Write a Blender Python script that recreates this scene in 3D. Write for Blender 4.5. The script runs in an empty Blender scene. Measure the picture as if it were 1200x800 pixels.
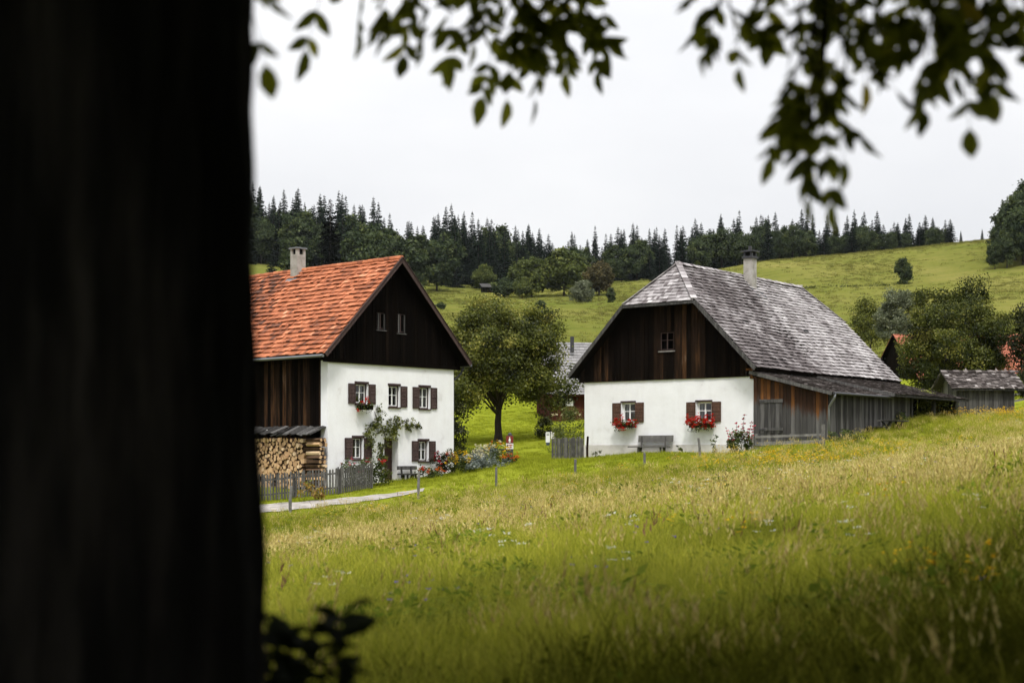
import bpy, math, random
import numpy as np
from mathutils import Vector, Matrix, noise as mnoise

rnd = random.Random(7)
RNG = np.random.default_rng(11)
scene = bpy.context.scene
COL = scene.collection
rad = math.radians

# ------------------------------------------------------------------ camera model used for laying out real distances
F, CX, HZ = 1667.0, 600.0, 530.0          # focal length and horizon of the photograph in its own pixels


def P(px, py, Y):
    """point at depth Y seen at a photograph position"""
    return Vector(((px - CX) / F * Y, Y, (HZ - py) / F * Y))


# ------------------------------------------------------------------ terrain heights
CTRL = []


def cw(x, y, z):
    CTRL.append((x, y, z))


def cp(px, py, Y):
    p = P(px, py, Y)
    CTRL.append((p.x, p.y, p.z))


for a in [(0, 0, -1.6), (-6, 0, -2.1), (6, 0, -1.1), (-25, 0, -3.9), (25, 0, .9), (0, -14, -1.7), (-22, -14, -4), (22, -14, .8),
          (-5, 10, -2.15), (0, 10, -1.65), (6, 10, -1.0), (-30, 20, -4.6), (32, 20, 1.4)]:
    cw(*a)
for a in [(150, 0, 30)]:
    pass
cw(-8.5, 30, -2.75); cw(-5.5, 30, -2.45); cw(0, 30, -1.72); cw(5, 30, -1.1); cw(10.8, 30, -.3); cw(20, 30, .8)
for a in [(100, 642, 54), (295, 616, 54), (450, 599, 54), (600, 577, 54), (750, 560, 54), (870, 551, 54), (1000, 536, 57), (1200, 513, 60), (1500, 488, 60), (1060, 522, 62), (1200, 499, 72), (970, 528, 60), (883, 540, 59.5), (-150, 655, 54),
          (295, 597, 57.2), (460, 583.5, 57.8), (100, 605, 56.5), (290, 585, 60), (436, 574, 61), (463, 564, 64.5), (530, 553, 68), (600, 541, 67), (600, 554, 60),
          (684, 538, 70.5), (674, 555, 57), (755, 545, 58), (745, 533, 66.5), (883, 530, 65.2), (820, 538, 59), (893, 525, 63), (970, 520, 62), (1064, 491, 71.5),
          (1120, 489, 78), (1187, 488, 81), (1150, 488.5, 79), (1200, 491, 76), (1200, 470, 96), (1350, 450, 80), (584, 517, 85), (620, 491, 115), (555, 500, 105), (650, 505, 90), (690, 503, 97)]:
    cp(*a)
cw(15, 82, 1.7); cw(-20, 75, -.7); cw(-32, 62, -1.8); cw(-35, 85, -.2); cw(-16, 66, -1.3); cw(40, 75, 4.0)
for a in [(680, 408, 220), (540, 388, 230), (540, 360, 330), (500, 335, 450), (560, 340, 440), (700, 350, 380), (730, 331, 450), (600, 362, 330), (400, 335, 430),
          (300, 318, 420), (150, 310, 430), (880, 309, 430), (1000, 297, 430), (1120, 285, 430), (1210, 279, 430), (1060, 334, 330), (950, 338, 330), (1190, 352, 280),
          (1160, 314, 340), (1260, 305, 340), (960, 392, 230), (1100, 392, 200), (1100, 445, 130), (1190, 442, 130), (1300, 430, 130), (400, 440, 150), (250, 460, 150), (100, 470, 140),
          (400, 390, 250), (150, 390, 250), (1400, 330, 300), (1500, 290, 430), (0, 310, 430), (-200, 330, 430), (-200, 480, 140), (1500, 420, 150),
          (800, 440, 150), (850, 380, 250), (800, 335, 400)]:
    cp(*a)
for px, py, Y in [(100, 285, 570), (300, 285, 570), (500, 322, 570), (700, 330, 570), (880, 330, 560), (1050, 318, 540), (1200, 318, 560), (1500, 320, 570), (-200, 310, 570), (1230, 275, 390)]:
    cp(px, py, Y)


def _uv(x, y):
    y = np.clip(np.asarray(y, float), -14, 640)
    D = y + 25.0
    u = np.clip(np.asarray(x, float) / D, -.85, .95)
    return u * 2.2, np.log(D / 25.0), D


_c = np.array(CTRL)
_cu, _cv, _cD = _uv(_c[:, 0], _c[:, 1])
_w = _c[:, 2] / _cD


def _phi(r2):
    return np.where(r2 > 1e-12, .5 * r2 * np.log(np.maximum(r2, 1e-12)), 0.0)


def _fit():
    n = len(_c)
    r2 = (_cu[:, None] - _cu[None]) ** 2 + (_cv[:, None] - _cv[None]) ** 2
    A = np.zeros((n + 3, n + 3))
    A[:n, :n] = _phi(r2) + np.eye(n) * 1e-5
    A[:n, n] = 1; A[:n, n + 1] = _cu; A[:n, n + 2] = _cv
    A[n:, :n] = A[:n, n:].T
    return np.linalg.solve(A, np.concatenate([_w, np.zeros(3)]))


_coef = _fit()


def hgt(x, y):
    """terrain height, vectorised"""
    x = np.atleast_1d(np.asarray(x, float)); y = np.atleast_1d(np.asarray(y, float))
    out = np.empty(len(x))
    for i in range(0, len(x), 8000):
        u, v, D = _uv(x[i:i + 8000], y[i:i + 8000])
        r2 = (u[:, None] - _cu[None]) ** 2 + (v[:, None] - _cv[None]) ** 2
        n = len(_c)
        out[i:i + 8000] = (_phi(r2) @ _coef[:n] + _coef[n] + _coef[n + 1] * u + _coef[n + 2] * v) * D
    return out


def h1(x, y):
    return float(hgt([x], [y])[0])


def G(px, Y, dz=0.0):
    """ground point in the direction of a photograph column at depth Y"""
    x = (px - CX) / F * Y
    return Vector((x, Y, h1(x, Y) + dz))


# ------------------------------------------------------------------ materials
MATS = {}


def new_mat(name):
    m = bpy.data.materials.new(name); m.use_nodes = True
    nt = m.node_tree; nt.nodes.clear()
    out = nt.nodes.new('ShaderNodeOutputMaterial')
    MATS[name] = m
    return m, nt, out


def ramp(nt, cols):
    r = nt.nodes.new('ShaderNodeValToRGB')
    el = r.color_ramp.elements
    while len(el) > 1:
        el.remove(el[-1])
    el[0].position = cols[0][0]; el[0].color = (*cols[0][1], 1)
    for p, c in cols[1:]:
        e = el.new(p); e.color = (*c, 1)
    return r


def math_node(nt, op, a, b=None, clamp=False):
    n = nt.nodes.new('ShaderNodeMath'); n.operation = op; n.use_clamp = clamp
    for i, v in enumerate((a, b)):
        if v is None: continue
        if isinstance(v, (int, float)): n.inputs[i].default_value = v
        else: nt.links.new(v, n.inputs[i])
    return n.outputs[0]


def noise_fac(nt, scale=4, stretch=(1, 1, 1), detail=5, coord='Object', rough=.6, dist=0):
    if coord == 'World':
        g = nt.nodes.new('ShaderNodeNewGeometry'); vec = g.outputs['Position']
    else:
        tc = nt.nodes.new('ShaderNodeTexCoord'); vec = tc.outputs[coord]
    mp = nt.nodes.new('ShaderNodeMapping'); mp.inputs['Scale'].default_value = stretch
    nt.links.new(vec, mp.inputs[0])
    n = nt.nodes.new('ShaderNodeTexNoise')
    n.inputs['Scale'].default_value = scale; n.inputs['Detail'].default_value = detail
    n.inputs['Roughness'].default_value = rough; n.inputs['Distortion'].default_value = dist
    nt.links.new(mp.outputs[0], n.inputs['Vector'])
    return n.outputs['Fac']


def spread(nt, fac, k=2.2):
    """stretch a noise's middle range to 0..1"""
    a = math_node(nt, 'SUBTRACT', fac, .5)
    b = math_node(nt, 'MULTIPLY', a, k)
    return math_node(nt, 'ADD', b, .5, True)


def attr(nt, name):
    a = nt.nodes.new('ShaderNodeAttribute'); a.attribute_name = name
    return a.outputs['Fac']


def surf(name, cols, tint=.6, scale=4, stretch=(1, 1, 1), rough=.85, bump=.3, bscale=None, bdist=.02, coord='Object', spec=.25, metallic=0, k=2.2):
    """base colour from a ramp driven by the per-face tint and a stretched noise; bump from a finer noise"""
    m, nt, out = new_mat(name)
    b = nt.nodes.new('ShaderNodeBsdfPrincipled')
    nt.links.new(b.outputs[0], out.inputs[0])
    nf = spread(nt, noise_fac(nt, scale, stretch, coord=coord), k)
    t = math_node(nt, 'MULTIPLY', attr(nt, 'tint'), tint)
    n2 = math_node(nt, 'MULTIPLY', nf, 1 - tint)
    f = math_node(nt, 'ADD', t, n2, True)
    r = ramp(nt, cols); nt.links.new(f, r.inputs[0]); nt.links.new(r.outputs[0], b.inputs['Base Color'])
    if name == 'plaster':
        tc = nt.nodes.new('ShaderNodeTexCoord'); sp = nt.nodes.new('ShaderNodeSeparateXYZ'); nt.links.new(tc.outputs['Object'], sp.inputs[0])
        st = spread(nt, noise_fac(nt, 2.2, (1.6, 1.6, .22), detail=6), 3.0); bl = spread(nt, noise_fac(nt, 1.3, (1, 1, 1.4), detail=8, rough=.7), 3.2)
        sl = math_node(nt, 'MULTIPLY', math_node(nt, 'SUBTRACT', math_node(nt, 'ADD', math_node(nt, 'MULTIPLY', bl, 1.3), .5), sp.outputs['Z']), .55, True)
        df = math_node(nt, 'ADD', math_node(nt, 'MULTIPLY', sl, .45), math_node(nt, 'MULTIPLY', math_node(nt, 'MULTIPLY', st, bl), .16), True)
        mc = nt.nodes.new('ShaderNodeMix'); mc.data_type = 'RGBA'; mc.inputs['B'].default_value = (.40, .37, .33, 1)
        nt.links.new(df, mc.inputs['Factor']); nt.links.new(r.outputs[0], mc.inputs['A']); nt.links.new(mc.outputs['Result'], b.inputs['Base Color'])
    if 'boards' in name or 'shingle' in name or 'log' in name: spec = .03
    b.inputs['Roughness'].default_value = rough
    b.inputs['Metallic'].default_value = metallic
    b.inputs['Specular IOR Level'].default_value = spec
    if bump:
        bf = noise_fac(nt, bscale or scale * 4, stretch, coord=coord)
        bn = nt.nodes.new('ShaderNodeBump'); bn.inputs['Strength'].default_value = bump; bn.inputs['Distance'].default_value = bdist
        nt.links.new(bf, bn.inputs['Height']); nt.links.new(bn.outputs[0], b.inputs['Normal'])
    return m


def leafmat(name, cols, transl=.3, tint=1.0, gloss=.05, transcol=None, wscale=0, wamt=0.0):
    m, nt, out = new_mat(name)
    f = attr(nt, 'tint')
    if wamt:
        wn = spread(nt, noise_fac(nt, wscale, coord='World', detail=3), 2.5)
        f = math_node(nt, 'ADD', math_node(nt, 'MULTIPLY', f, 1 - wamt), math_node(nt, 'MULTIPLY', wn, wamt), True)
    r = ramp(nt, cols); nt.links.new(f, r.inputs[0])
    d = nt.nodes.new('ShaderNodeBsdfDiffuse'); t = nt.nodes.new('ShaderNodeBsdfTranslucent')
    nt.links.new(r.outputs[0], d.inputs[0])
    nt.links.new(r.outputs[0], t.inputs[0])
    mx = nt.nodes.new('ShaderNodeMixShader'); mx.inputs[0].default_value = transl
    nt.links.new(d.outputs[0], mx.inputs[1]); nt.links.new(t.outputs[0], mx.inputs[2])
    last = mx
    if gloss:
        g = nt.nodes.new('ShaderNodeBsdfGlossy'); g.inputs['Roughness'].default_value = .45
        m2 = nt.nodes.new('ShaderNodeMixShader'); m2.inputs[0].default_value = gloss
        nt.links.new(mx.outputs[0], m2.inputs[1]); nt.links.new(g.outputs[0], m2.inputs[2]); last = m2
    nt.links.new(last.outputs[0], out.inputs[0])
    return m


def plain(name, col, rough=.7, metallic=0, spec=.3, var=.15, scale=12):
    lo = tuple(c * (1 - var) for c in col); hi = tuple(min(1, c * (1 + var)) for c in col)
    return surf(name, [(0, lo), (1, hi)], tint=.4, scale=scale, rough=rough, metallic=metallic, spec=spec, bump=.12)


# plaster with faint patches and hairline unevenness
surf('plaster', [(0, (.56, .545, .535)), (.32, (.745, .745, .76)), (1, (.81, .815, .835))], tint=.10, scale=1.1, rough=.92, bump=.25, bscale=5, bdist=.03, spec=.15, k=2.0)
surf('plinth_render', [(0, (.34, .31, .285)), (.4, (.50, .475, .45)), (1, (.60, .575, .55))], tint=.15, scale=1.6, rough=.95, bump=.4, bscale=9)
surf('dark_boards', [(0, (.0012, .0009, .0007)), (.5, (.004, .0026, .0018)), (.85, (.012, .0075, .005)), (1, (.05, .032, .022))], tint=.62, scale=5, stretch=(1.6, 1.6, .16), rough=.9, bump=.5, bscale=14)
surf('umber_boards', [(0, (.0016, .0012, .001)), (.4, (.0060, .0040, .0028)), (.65, (.020, .0115, .007)), (.85, (.066, .032, .015)), (1, (.20, .15, .11))], tint=.62, scale=5, stretch=(1.6, 1.6, .16), rough=.9, bump=.5, bscale=14)
surf('rust_boards', [(0, (.012, .008, .006)), (.4, (.04, .02, .011)), (.75, (.105, .046, .016)), (1, (.20, .085, .026))], tint=.6, scale=5, stretch=(1.6, 1.6, .16), rough=.9, bump=.5, bscale=14)
surf('grey_boards', [(0, (.016, .015, .014)), (.4, (.050, .048, .046)), (.75, (.125, .12, .115)), (1, (.27, .26, .25))], tint=.55, scale=7, stretch=(1.8, 1.8, .12), rough=.92, bump=.5, bscale=16)
surf('grey_rail', [(0, (.05, .047, .044)), (.5, (.115, .11, .103)), (1, (.27, .255, .24))], tint=.5, scale=6, stretch=(.6, .6, .6), rough=.92, bump=.4)
surf('fence_wood', [(0, (.03, .028, .026)), (.5, (.075, .072, .067)), (1, (.19, .18, .17))], tint=.5, scale=6, stretch=(.6, .6, .6), rough=.92, bump=.4)
surf('old_shingle', [(0, (.040, .034, .034)), (.3, (.13, .113, .113)), (.6, (.31, .288, .288)), (1, (.60, .575, .57))], tint=.7, scale=1.2, rough=.88, bump=.35, bscale=22, k=2.8)
surf('brown_shingle', [(0, (.020, .016, .014)), (.4, (.06, .05, .046)), (.72, (.15, .13, .122)), (1, (.42, .385, .37))], tint=.7, scale=1.2, rough=.9, bump=.35, bscale=22, k=2.8)
surf('clay_tile', [(0, (.045, .028, .022)), (.2, (.12, .046, .026)), (.45, (.29, .092, .040)), (.7, (.44, .150, .068)), (1, (.62, .31, .18))], tint=.75, scale=2.2, rough=.85, bump=.3, bscale=18)
surf('far_tile', [(0, (.20, .06, .035)), (1, (.40, .14, .08))], tint=.75, scale=2.2, rough=.85, bump=.3)
surf('grey_sheet', [(0, (.14, .135, .135)), (1, (.27, .26, .26))], tint=.5, scale=1, rough=.85)
surf('red_boards', [(0, (.02, .008, .006)), (1, (.085, .028, .018))], tint=.6, scale=5, stretch=(1.6, 1.6, .16), rough=.9)
surf('chimney_render', [(0, (.16, .145, .125)), (.5, (.31, .29, .26)), (1, (.42, .40, .37))], tint=.2, scale=3, rough=.95, bump=.5)
plain('zinc', (.20, .205, .215), .5, .6)
plain('dull_metal', (.05, .05, .055), .5, .4)
plain('white_paint', (.72, .72, .70), .55, var=.06)
plain('cream_curtain', (.62, .61, .58), .9, var=.1)
surf('shutter_umber', [(0, (.020, .012, .011)), (.5, (.046, .028, .025)), (1, (.085, .055, .049))], tint=.4, scale=5, stretch=(2, 2, .4), rough=.8)
surf('shutter_brown', [(0, (.03, .015, .010)), (.5, (.072, .036, .023)), (1, (.125, .064, .041))], tint=.4, scale=5, stretch=(2, 2, .4), rough=.8)
plain('frame_umber', (.034, .018, .017), .7)
plain('door_wood', (.035, .014, .009), .6, scale=3)
plain('stone', (.30, .285, .265), .95)
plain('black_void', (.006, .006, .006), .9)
plain('pot_clay', (.20, .08, .045), .85)
plain('enamel_white', (.74, .75, .76), .35, var=.03)
plain('enamel_blue', (.03, .05, .11), .4)
plain('sign_red', (.16, .022, .012), .45)
plain('sign_white', (.75, .74, .72), .5, var=.05)
plain('sign_blue', (.10, .22, .50), .5)
surf('log_bark', [(0, (.035, .022, .014)), (.6, (.11, .068, .042)), (1, (.20, .14, .09))], tint=.5, scale=9, rough=.95)
surf('log_cut', [(0, (.30, .175, .09)), (.45, (.54, .36, .20)), (1, (.76, .58, .38))], tint=.7, scale=14, rough=.9, bump=.3)
surf('lane_gravel', [(0, (.17, .155, .13)), (.5, (.29, .265, .24)), (1, (.40, .37, .345))], tint=0, scale=2.2, rough=.97, bump=.5, bscale=30, coord='World')
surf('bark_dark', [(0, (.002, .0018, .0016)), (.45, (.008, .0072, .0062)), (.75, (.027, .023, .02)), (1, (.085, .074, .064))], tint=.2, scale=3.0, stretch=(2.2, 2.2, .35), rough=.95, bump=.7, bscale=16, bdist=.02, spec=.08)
surf('bark_tree', [(0, (.012, .009, .007)), (1, (.06, .047, .038))], tint=.3, scale=6, stretch=(1, 1, .3), rough=.95, bump=.6)
surf('bark_spruce', [(0, (.03, .022, .018)), (1, (.09, .07, .06))], tint=.3, scale=6, stretch=(1, 1, .3), rough=.95, bump=.4)

leafmat('leaf_walnut', [(0, (.006, .009, .002)), (.5, (.018, .025, .0045)), (.78, (.046, .058, .008)), (1, (.085, .085, .012))], transl=.40, gloss=.012)
leafmat('leaf_spray', [(0, (.06, .07, .010)), (.35, (.19, .205, .020)), (.65, (.34, .35, .028)), (.9, (.56, .52, .05)), (1, (.70, .36, .04))], transl=.68, gloss=.012)
leafmat('leaf_orchard', [(0, (.020, .026, .006)), (.5, (.075, .088, .015)), (.85, (.16, .17, .028)), (1, (.26, .24, .05))], transl=.30, gloss=.015)
leafmat('leaf_dark', [(0, (.007, .010, .003)), (.6, (.024, .029, .007)), (1, (.075, .078, .016))], transl=.25, gloss=.014)
leafmat('leaf_broad', [(0, (.008, .012, .003)), (.5, (.038, .048, .008)), (.85, (.11, .12, .018)), (1, (.18, .17, .035))], transl=.25, gloss=.014)
leafmat('leaf_edge', [(0, (.016, .027, .013)), (.6, (.046, .064, .024)), (1, (.115, .135, .038))], transl=.25, gloss=.01)
leafmat('leaf_olive', [(0, (.030, .042, .012)), (.6, (.085, .105, .024)), (1, (.17, .18, .042))], transl=.25, gloss=.01)
leafmat('leaf_rusty', [(0, (.030, .028, .012)), (.6, (.070, .060, .024)), (1, (.12, .095, .036))], transl=.25, gloss=.01)
leafmat('leaf_willow', [(0, (.06, .072, .04)), (.6, (.125, .14, .08)), (1, (.22, .235, .15))], transl=.25, gloss=.012)
leafmat('needles', [(0, (.006, .0105, .0065)), (.6, (.0165, .026, .0165)), (1, (.042, .056, .032))], transl=.12, gloss=.006)
leafmat('needles_near', [(0, (.002, .003, .0015)), (.6, (.006, .008, .004)), (1, (.02, .022, .009))], transl=.12, gloss=.006)
leafmat('leaf_garden', [(0, (.016, .026, .005)), (.6, (.055, .075, .014)), (1, (.13, .15, .03))], transl=.3, gloss=.015)
leafmat('leaf_grey', [(0, (.05, .065, .055)), (1, (.16, .185, .16))], transl=.2, gloss=.03)
leafmat('leaf_lime', [(0, (.06, .075, .012)), (1, (.20, .21, .03))], transl=.3, gloss=.03)
leafmat('leaf_autumn', [(0, (.14, .035, .012)), (.5, (.25, .16, .02)), (1, (.12, .17, .03))], transl=.3, gloss=.03)
for n_, c0, c1 in [('red', (.30, .010, .008), (.66, .035, .02)), ('crimson', (.16, .006, .02), (.42, .015, .045)), ('pink', (.45, .05, .09), (.70, .16, .20)), ('yellow', (.50, .28, .01), (.75, .52, .03)),
                   ('cream', (.50, .45, .24), (.74, .70, .50)), ('orange', (.34, .06, .01), (.62, .19, .03)), ('white', (.60, .60, .55), (.78, .78, .74)), ('violet', (.10, .07, .28), (.18, .12, .40))]:
    leafmat('petal_' + n_, [(0, c0), (1, c1)], transl=.25, gloss=0)

# grass: colour from a world-space patch noise, the blade's own tint and its height (dry tips)


def grassmat(name, green, dry, tipdry=.35, patch=.35, pscale=.25, transl=.35):
    m, nt, out = new_mat(name)
    oi = nt.nodes.new('ShaderNodeObjectInfo')
    wn = spread(nt, noise_fac(nt, pscale, coord='World', detail=7, rough=.72), 3.0)
    f = math_node(nt, 'MULTIPLY', wn, patch)
    f = math_node(nt, 'ADD', f, math_node(nt, 'MULTIPLY', oi.outputs['Random'], .24))
    f = math_node(nt, 'ADD', f, math_node(nt, 'MULTIPLY', math_node(nt, 'SUBTRACT', attr(nt, 'tint'), .5), .9))
    f = math_node(nt, 'ADD', f, (1 - patch - .24) * .5, True)
    r = ramp(nt, green); nt.links.new(f, r.inputs[0])
    r2 = ramp(nt, dry); nt.links.new(f, r2.inputs[0])
    mc = nt.nodes.new('ShaderNodeMix'); mc.data_type = 'RGBA'
    tip = math_node(nt, 'MULTIPLY', math_node(nt, 'POWER', attr(nt, 'tip'), 2.0), tipdry)
    nt.links.new(tip, mc.inputs['Factor']); nt.links.new(r.outputs[0], mc.inputs['A']); nt.links.new(r2.outputs[0], mc.inputs['B'])
    d = nt.nodes.new('ShaderNodeBsdfDiffuse'); t = nt.nodes.new('ShaderNodeBsdfTranslucent')
    nt.links.new(mc.outputs['Result'], d.inputs[0]); nt.links.new(mc.outputs['Result'], t.inputs[0])
    mx = nt.nodes.new('ShaderNodeMixShader'); mx.inputs[0].default_value = transl
    nt.links.new(d.outputs[0], mx.inputs[1]); nt.links.new(t.outputs[0], mx.inputs[2])
    nt.links.new(mx.outputs[0], out.inputs[0])
    return m


grassmat('meadow_blade', [(0, (.045, .065, .005)), (.45, (.215, .25, .010)), (1, (.48, .46, .040))], [(0, (.40, .33, .08)), (1, (.66, .54, .20))], tipdry=.30, patch=.50, pscale=.35, transl=.45)
grassmat('meadow_seed', [(0, (.22, .15, .055)), (.5, (.50, .40, .125)), (1, (.76, .66, .28))], [(0, (.30, .17, .09)), (1, (.62, .44, .22))], tipdry=.6, patch=.3, pscale=.3, transl=.25)
grassmat('lawn_blade', [(0, (.095, .125, .006)), (.5, (.195, .225, .011)), (1, (.31, .32, .025))], [(0, (.24, .24, .05)), (1, (.32, .31, .08))], tipdry=.3, patch=.45, pscale=.3)
grassmat('pasture_tuft', [(0, (.055, .07, .012)), (.5, (.125, .13, .026)), (1, (.22, .19, .06))], [(0, (.16, .14, .04)), (1, (.30, .24, .10))], tipdry=.4, patch=.4, pscale=.05, transl=.2)
grassmat('shade_herb', [(0, (.022, .028, .003)), (.5, (.080, .092, .006)), (1, (.20, .20, .018))], [(0, (.06, .06, .008)), (1, (.16, .12, .03))], tipdry=.3, transl=.3)  # darkened blade colour: tree shade painted into the near grass
grassmat('dock_seed', [(0, (.07, .035, .018)), (.5, (.15, .075, .04)), (1, (.24, .14, .08))], [(0, (.10, .05, .03)), (1, (.2, .12, .07))], tipdry=.3, transl=.15)
grassmat('herb_leaf', [(0, (.06, .09, .008)), (.5, (.13, .17, .018)), (1, (.22, .24, .035))], [(0, (.14, .17, .03)), (1, (.28, .26, .05))], tipdry=.3)


def glass_mat():
    m, nt, out = new_mat('window_glass')
    tr = nt.nodes.new('ShaderNodeBsdfTransparent'); tr.inputs[0].default_value = (.72, .75, .76, 1)
    g = nt.nodes.new('ShaderNodeBsdfGlossy'); g.inputs['Roughness'].default_value = .03
    fr = nt.nodes.new('ShaderNodeFresnel'); fr.inputs[0].default_value = 1.5
    mx = nt.nodes.new('ShaderNodeMixShader')
    nt.links.new(math_node(nt, 'ADD', fr.outputs[0], .03), mx.inputs[0])
    nt.links.new(tr.outputs[0], mx.inputs[1]); nt.links.new(g.outputs[0], mx.inputs[2])
    nt.links.new(mx.outputs[0], out.inputs[0])


glass_mat()


def weathered_mat():
    """boards grey from weather below, rusty brown where the eave keeps them dry: an uneven boundary along each board"""
    m, nt, out = new_mat('weathered_boards')
    b = nt.nodes.new('ShaderNodeBsdfPrincipled'); nt.links.new(b.outputs[0], out.inputs[0])
    b.inputs['Roughness'].default_value = .9; b.inputs['Specular IOR Level'].default_value = .2
    nf = spread(nt, noise_fac(nt, 5, (1.6, 1.6, .16)), 2.4)
    f = math_node(nt, 'ADD', math_node(nt, 'MULTIPLY', attr(nt, 'tint'), .6), math_node(nt, 'MULTIPLY', nf, .4), True)
    g = ramp(nt, [(0, (.03, .028, .027)), (.45, (.07, .067, .064)), (.8, (.13, .125, .118)), (1, (.24, .23, .22))])
    o = ramp(nt, [(0, (.014, .008, .006)), (.4, (.05, .023, .012)), (.75, (.15, .060, .018)), (1, (.27, .11, .03))])
    nt.links.new(f, g.inputs[0]); nt.links.new(f, o.inputs[0])
    tc = nt.nodes.new('ShaderNodeTexCoord'); sp = nt.nodes.new('ShaderNodeSeparateXYZ'); nt.links.new(tc.outputs['Object'], sp.inputs[0])
    e = spread(nt, noise_fac(nt, 3.2, (1.5, 1.5, .25)), 2)
    z = math_node(nt, 'ADD', sp.outputs['Z'], math_node(nt, 'MULTIPLY', math_node(nt, 'SUBTRACT', e, .5), .8))
    z = math_node(nt, 'ADD', z, math_node(nt, 'MULTIPLY', attr(nt, 'tint'), .35))
    z = math_node(nt, 'ADD', z, math_node(nt, 'MULTIPLY', math_node(nt, 'SUBTRACT', sp.outputs['X'], 11.5), .17))
    mr = nt.nodes.new('ShaderNodeMapRange'); mr.inputs['From Min'].default_value = 2.2; mr.inputs['From Max'].default_value = 2.65
    nt.links.new(z, mr.inputs['Value'])
    mc = nt.nodes.new('ShaderNodeMix'); mc.data_type = 'RGBA'
    nt.links.new(mr.outputs[0], mc.inputs['Factor']); nt.links.new(g.outputs[0], mc.inputs['A']); nt.links.new(o.outputs[0], mc.inputs['B'])
    nt.links.new(mc.outputs['Result'], b.inputs['Base Color'])
    bf = noise_fac(nt, 14, (1.6, 1.6, .16)); bn = nt.nodes.new('ShaderNodeBump'); bn.inputs['Strength'].default_value = .5; bn.inputs['Distance'].default_value = .02
    nt.links.new(bf, bn.inputs['Height']); nt.links.new(bn.outputs[0], b.inputs['Normal'])


weathered_mat()


def ground_mat():
    m, nt, out = new_mat('turf')
    b = nt.nodes.new('ShaderNodeBsdfDiffuse'); nt.links.new(b.outputs[0], out.inputs[0])
    g = nt.nodes.new('ShaderNodeNewGeometry'); sp = nt.nodes.new('ShaderNodeSeparateXYZ'); nt.links.new(g.outputs['Position'], sp.inputs[0])

    def mr(v, a, b_):
        n = nt.nodes.new('ShaderNodeMapRange'); n.interpolation_type = 'SMOOTHSTEP'
        n.inputs['From Min'].default_value = a; n.inputs['From Max'].default_value = b_
        nt.links.new(v, n.inputs['Value']); return n.outputs[0]

    def mix(f, a, b_):
        n = nt.nodes.new('ShaderNodeMix'); n.data_type = 'RGBA'
        if isinstance(f, float): n.inputs['Factor'].default_value = f
        else: nt.links.new(f, n.inputs['Factor'])
        nt.links.new(a, n.inputs['A']); nt.links.new(b_, n.inputs['B']); return n.outputs['Result']
    fine = spread(nt, noise_fac(nt, 1.2, coord='World', detail=8, rough=.7), 2.0)
    mid = spread(nt, noise_fac(nt, .06, (1, .5, 1), coord='World', detail=5), 2.6)
    big = spread(nt, noise_fac(nt, .014, (1, .55, 1), coord='World', detail=4, dist=.6), 2.8)
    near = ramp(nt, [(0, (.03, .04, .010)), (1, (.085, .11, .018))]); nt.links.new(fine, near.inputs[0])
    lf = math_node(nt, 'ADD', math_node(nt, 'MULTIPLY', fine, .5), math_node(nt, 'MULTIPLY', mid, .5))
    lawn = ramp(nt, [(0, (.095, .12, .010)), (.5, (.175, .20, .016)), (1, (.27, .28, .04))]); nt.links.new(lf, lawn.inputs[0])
    hf = math_node(nt, 'ADD', math_node(nt, 'MULTIPLY', fine, .36), math_node(nt, 'MULTIPLY', mid, .30))
    hf = math_node(nt, 'ADD', hf, math_node(nt, 'MULTIPLY', big, .34))
    sw = spread(nt, noise_fac(nt, .16, (.10, 1.5, 1), coord='World', detail=4, dist=.4), 2.6)
    hf = math_node(nt, 'ADD', math_node(nt, 'MULTIPLY', hf, .80), math_node(nt, 'MULTIPLY', sw, .20))
    hill = ramp(nt, [(0, (.045, .060, .012)), (.3, (.085, .10, .018)), (.5, (.122, .126, .027)), (.7, (.165, .152, .042)), (.85, (.20, .165, .065)), (1, (.23, .165, .085))]); nt.links.new(hf, hill.inputs[0])
    y = sp.outputs['Y']
    yy = math_node(nt, 'ADD', y, math_node(nt, 'MULTIPLY', mid, 6))
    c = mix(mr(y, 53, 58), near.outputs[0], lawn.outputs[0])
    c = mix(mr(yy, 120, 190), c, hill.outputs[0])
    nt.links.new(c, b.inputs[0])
    bn = nt.nodes.new('ShaderNodeBump'); bn.inputs['Strength'].default_value = .6; bn.inputs['Distance'].default_value = .25
    nt.links.new(noise_fac(nt, .9, coord='World', detail=8, rough=.75), bn.inputs['Height']); nt.links.new(bn.outputs[0], b.inputs['Normal'])


ground_mat()


# ------------------------------------------------------------------ object helpers
def link(o, parent=None):
    COL.objects.link(o)
    if parent is not None: o.parent = parent
    return o


def tag(o, label=None, cat=None, group=None, kind=None):
    if label: o['label'] = label
    if cat: o['category'] = cat
    if group: o['group'] = group
    if kind: o['kind'] = kind
    return o


def thing(name, loc, label, cat, rz=0.0, group=None):
    o = bpy.data.objects.new(name, None); o.location = loc; o.rotation_euler = (0, 0, rz); o.empty_display_size = .2
    link(o)
    return tag(o, label, cat, group)


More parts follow.
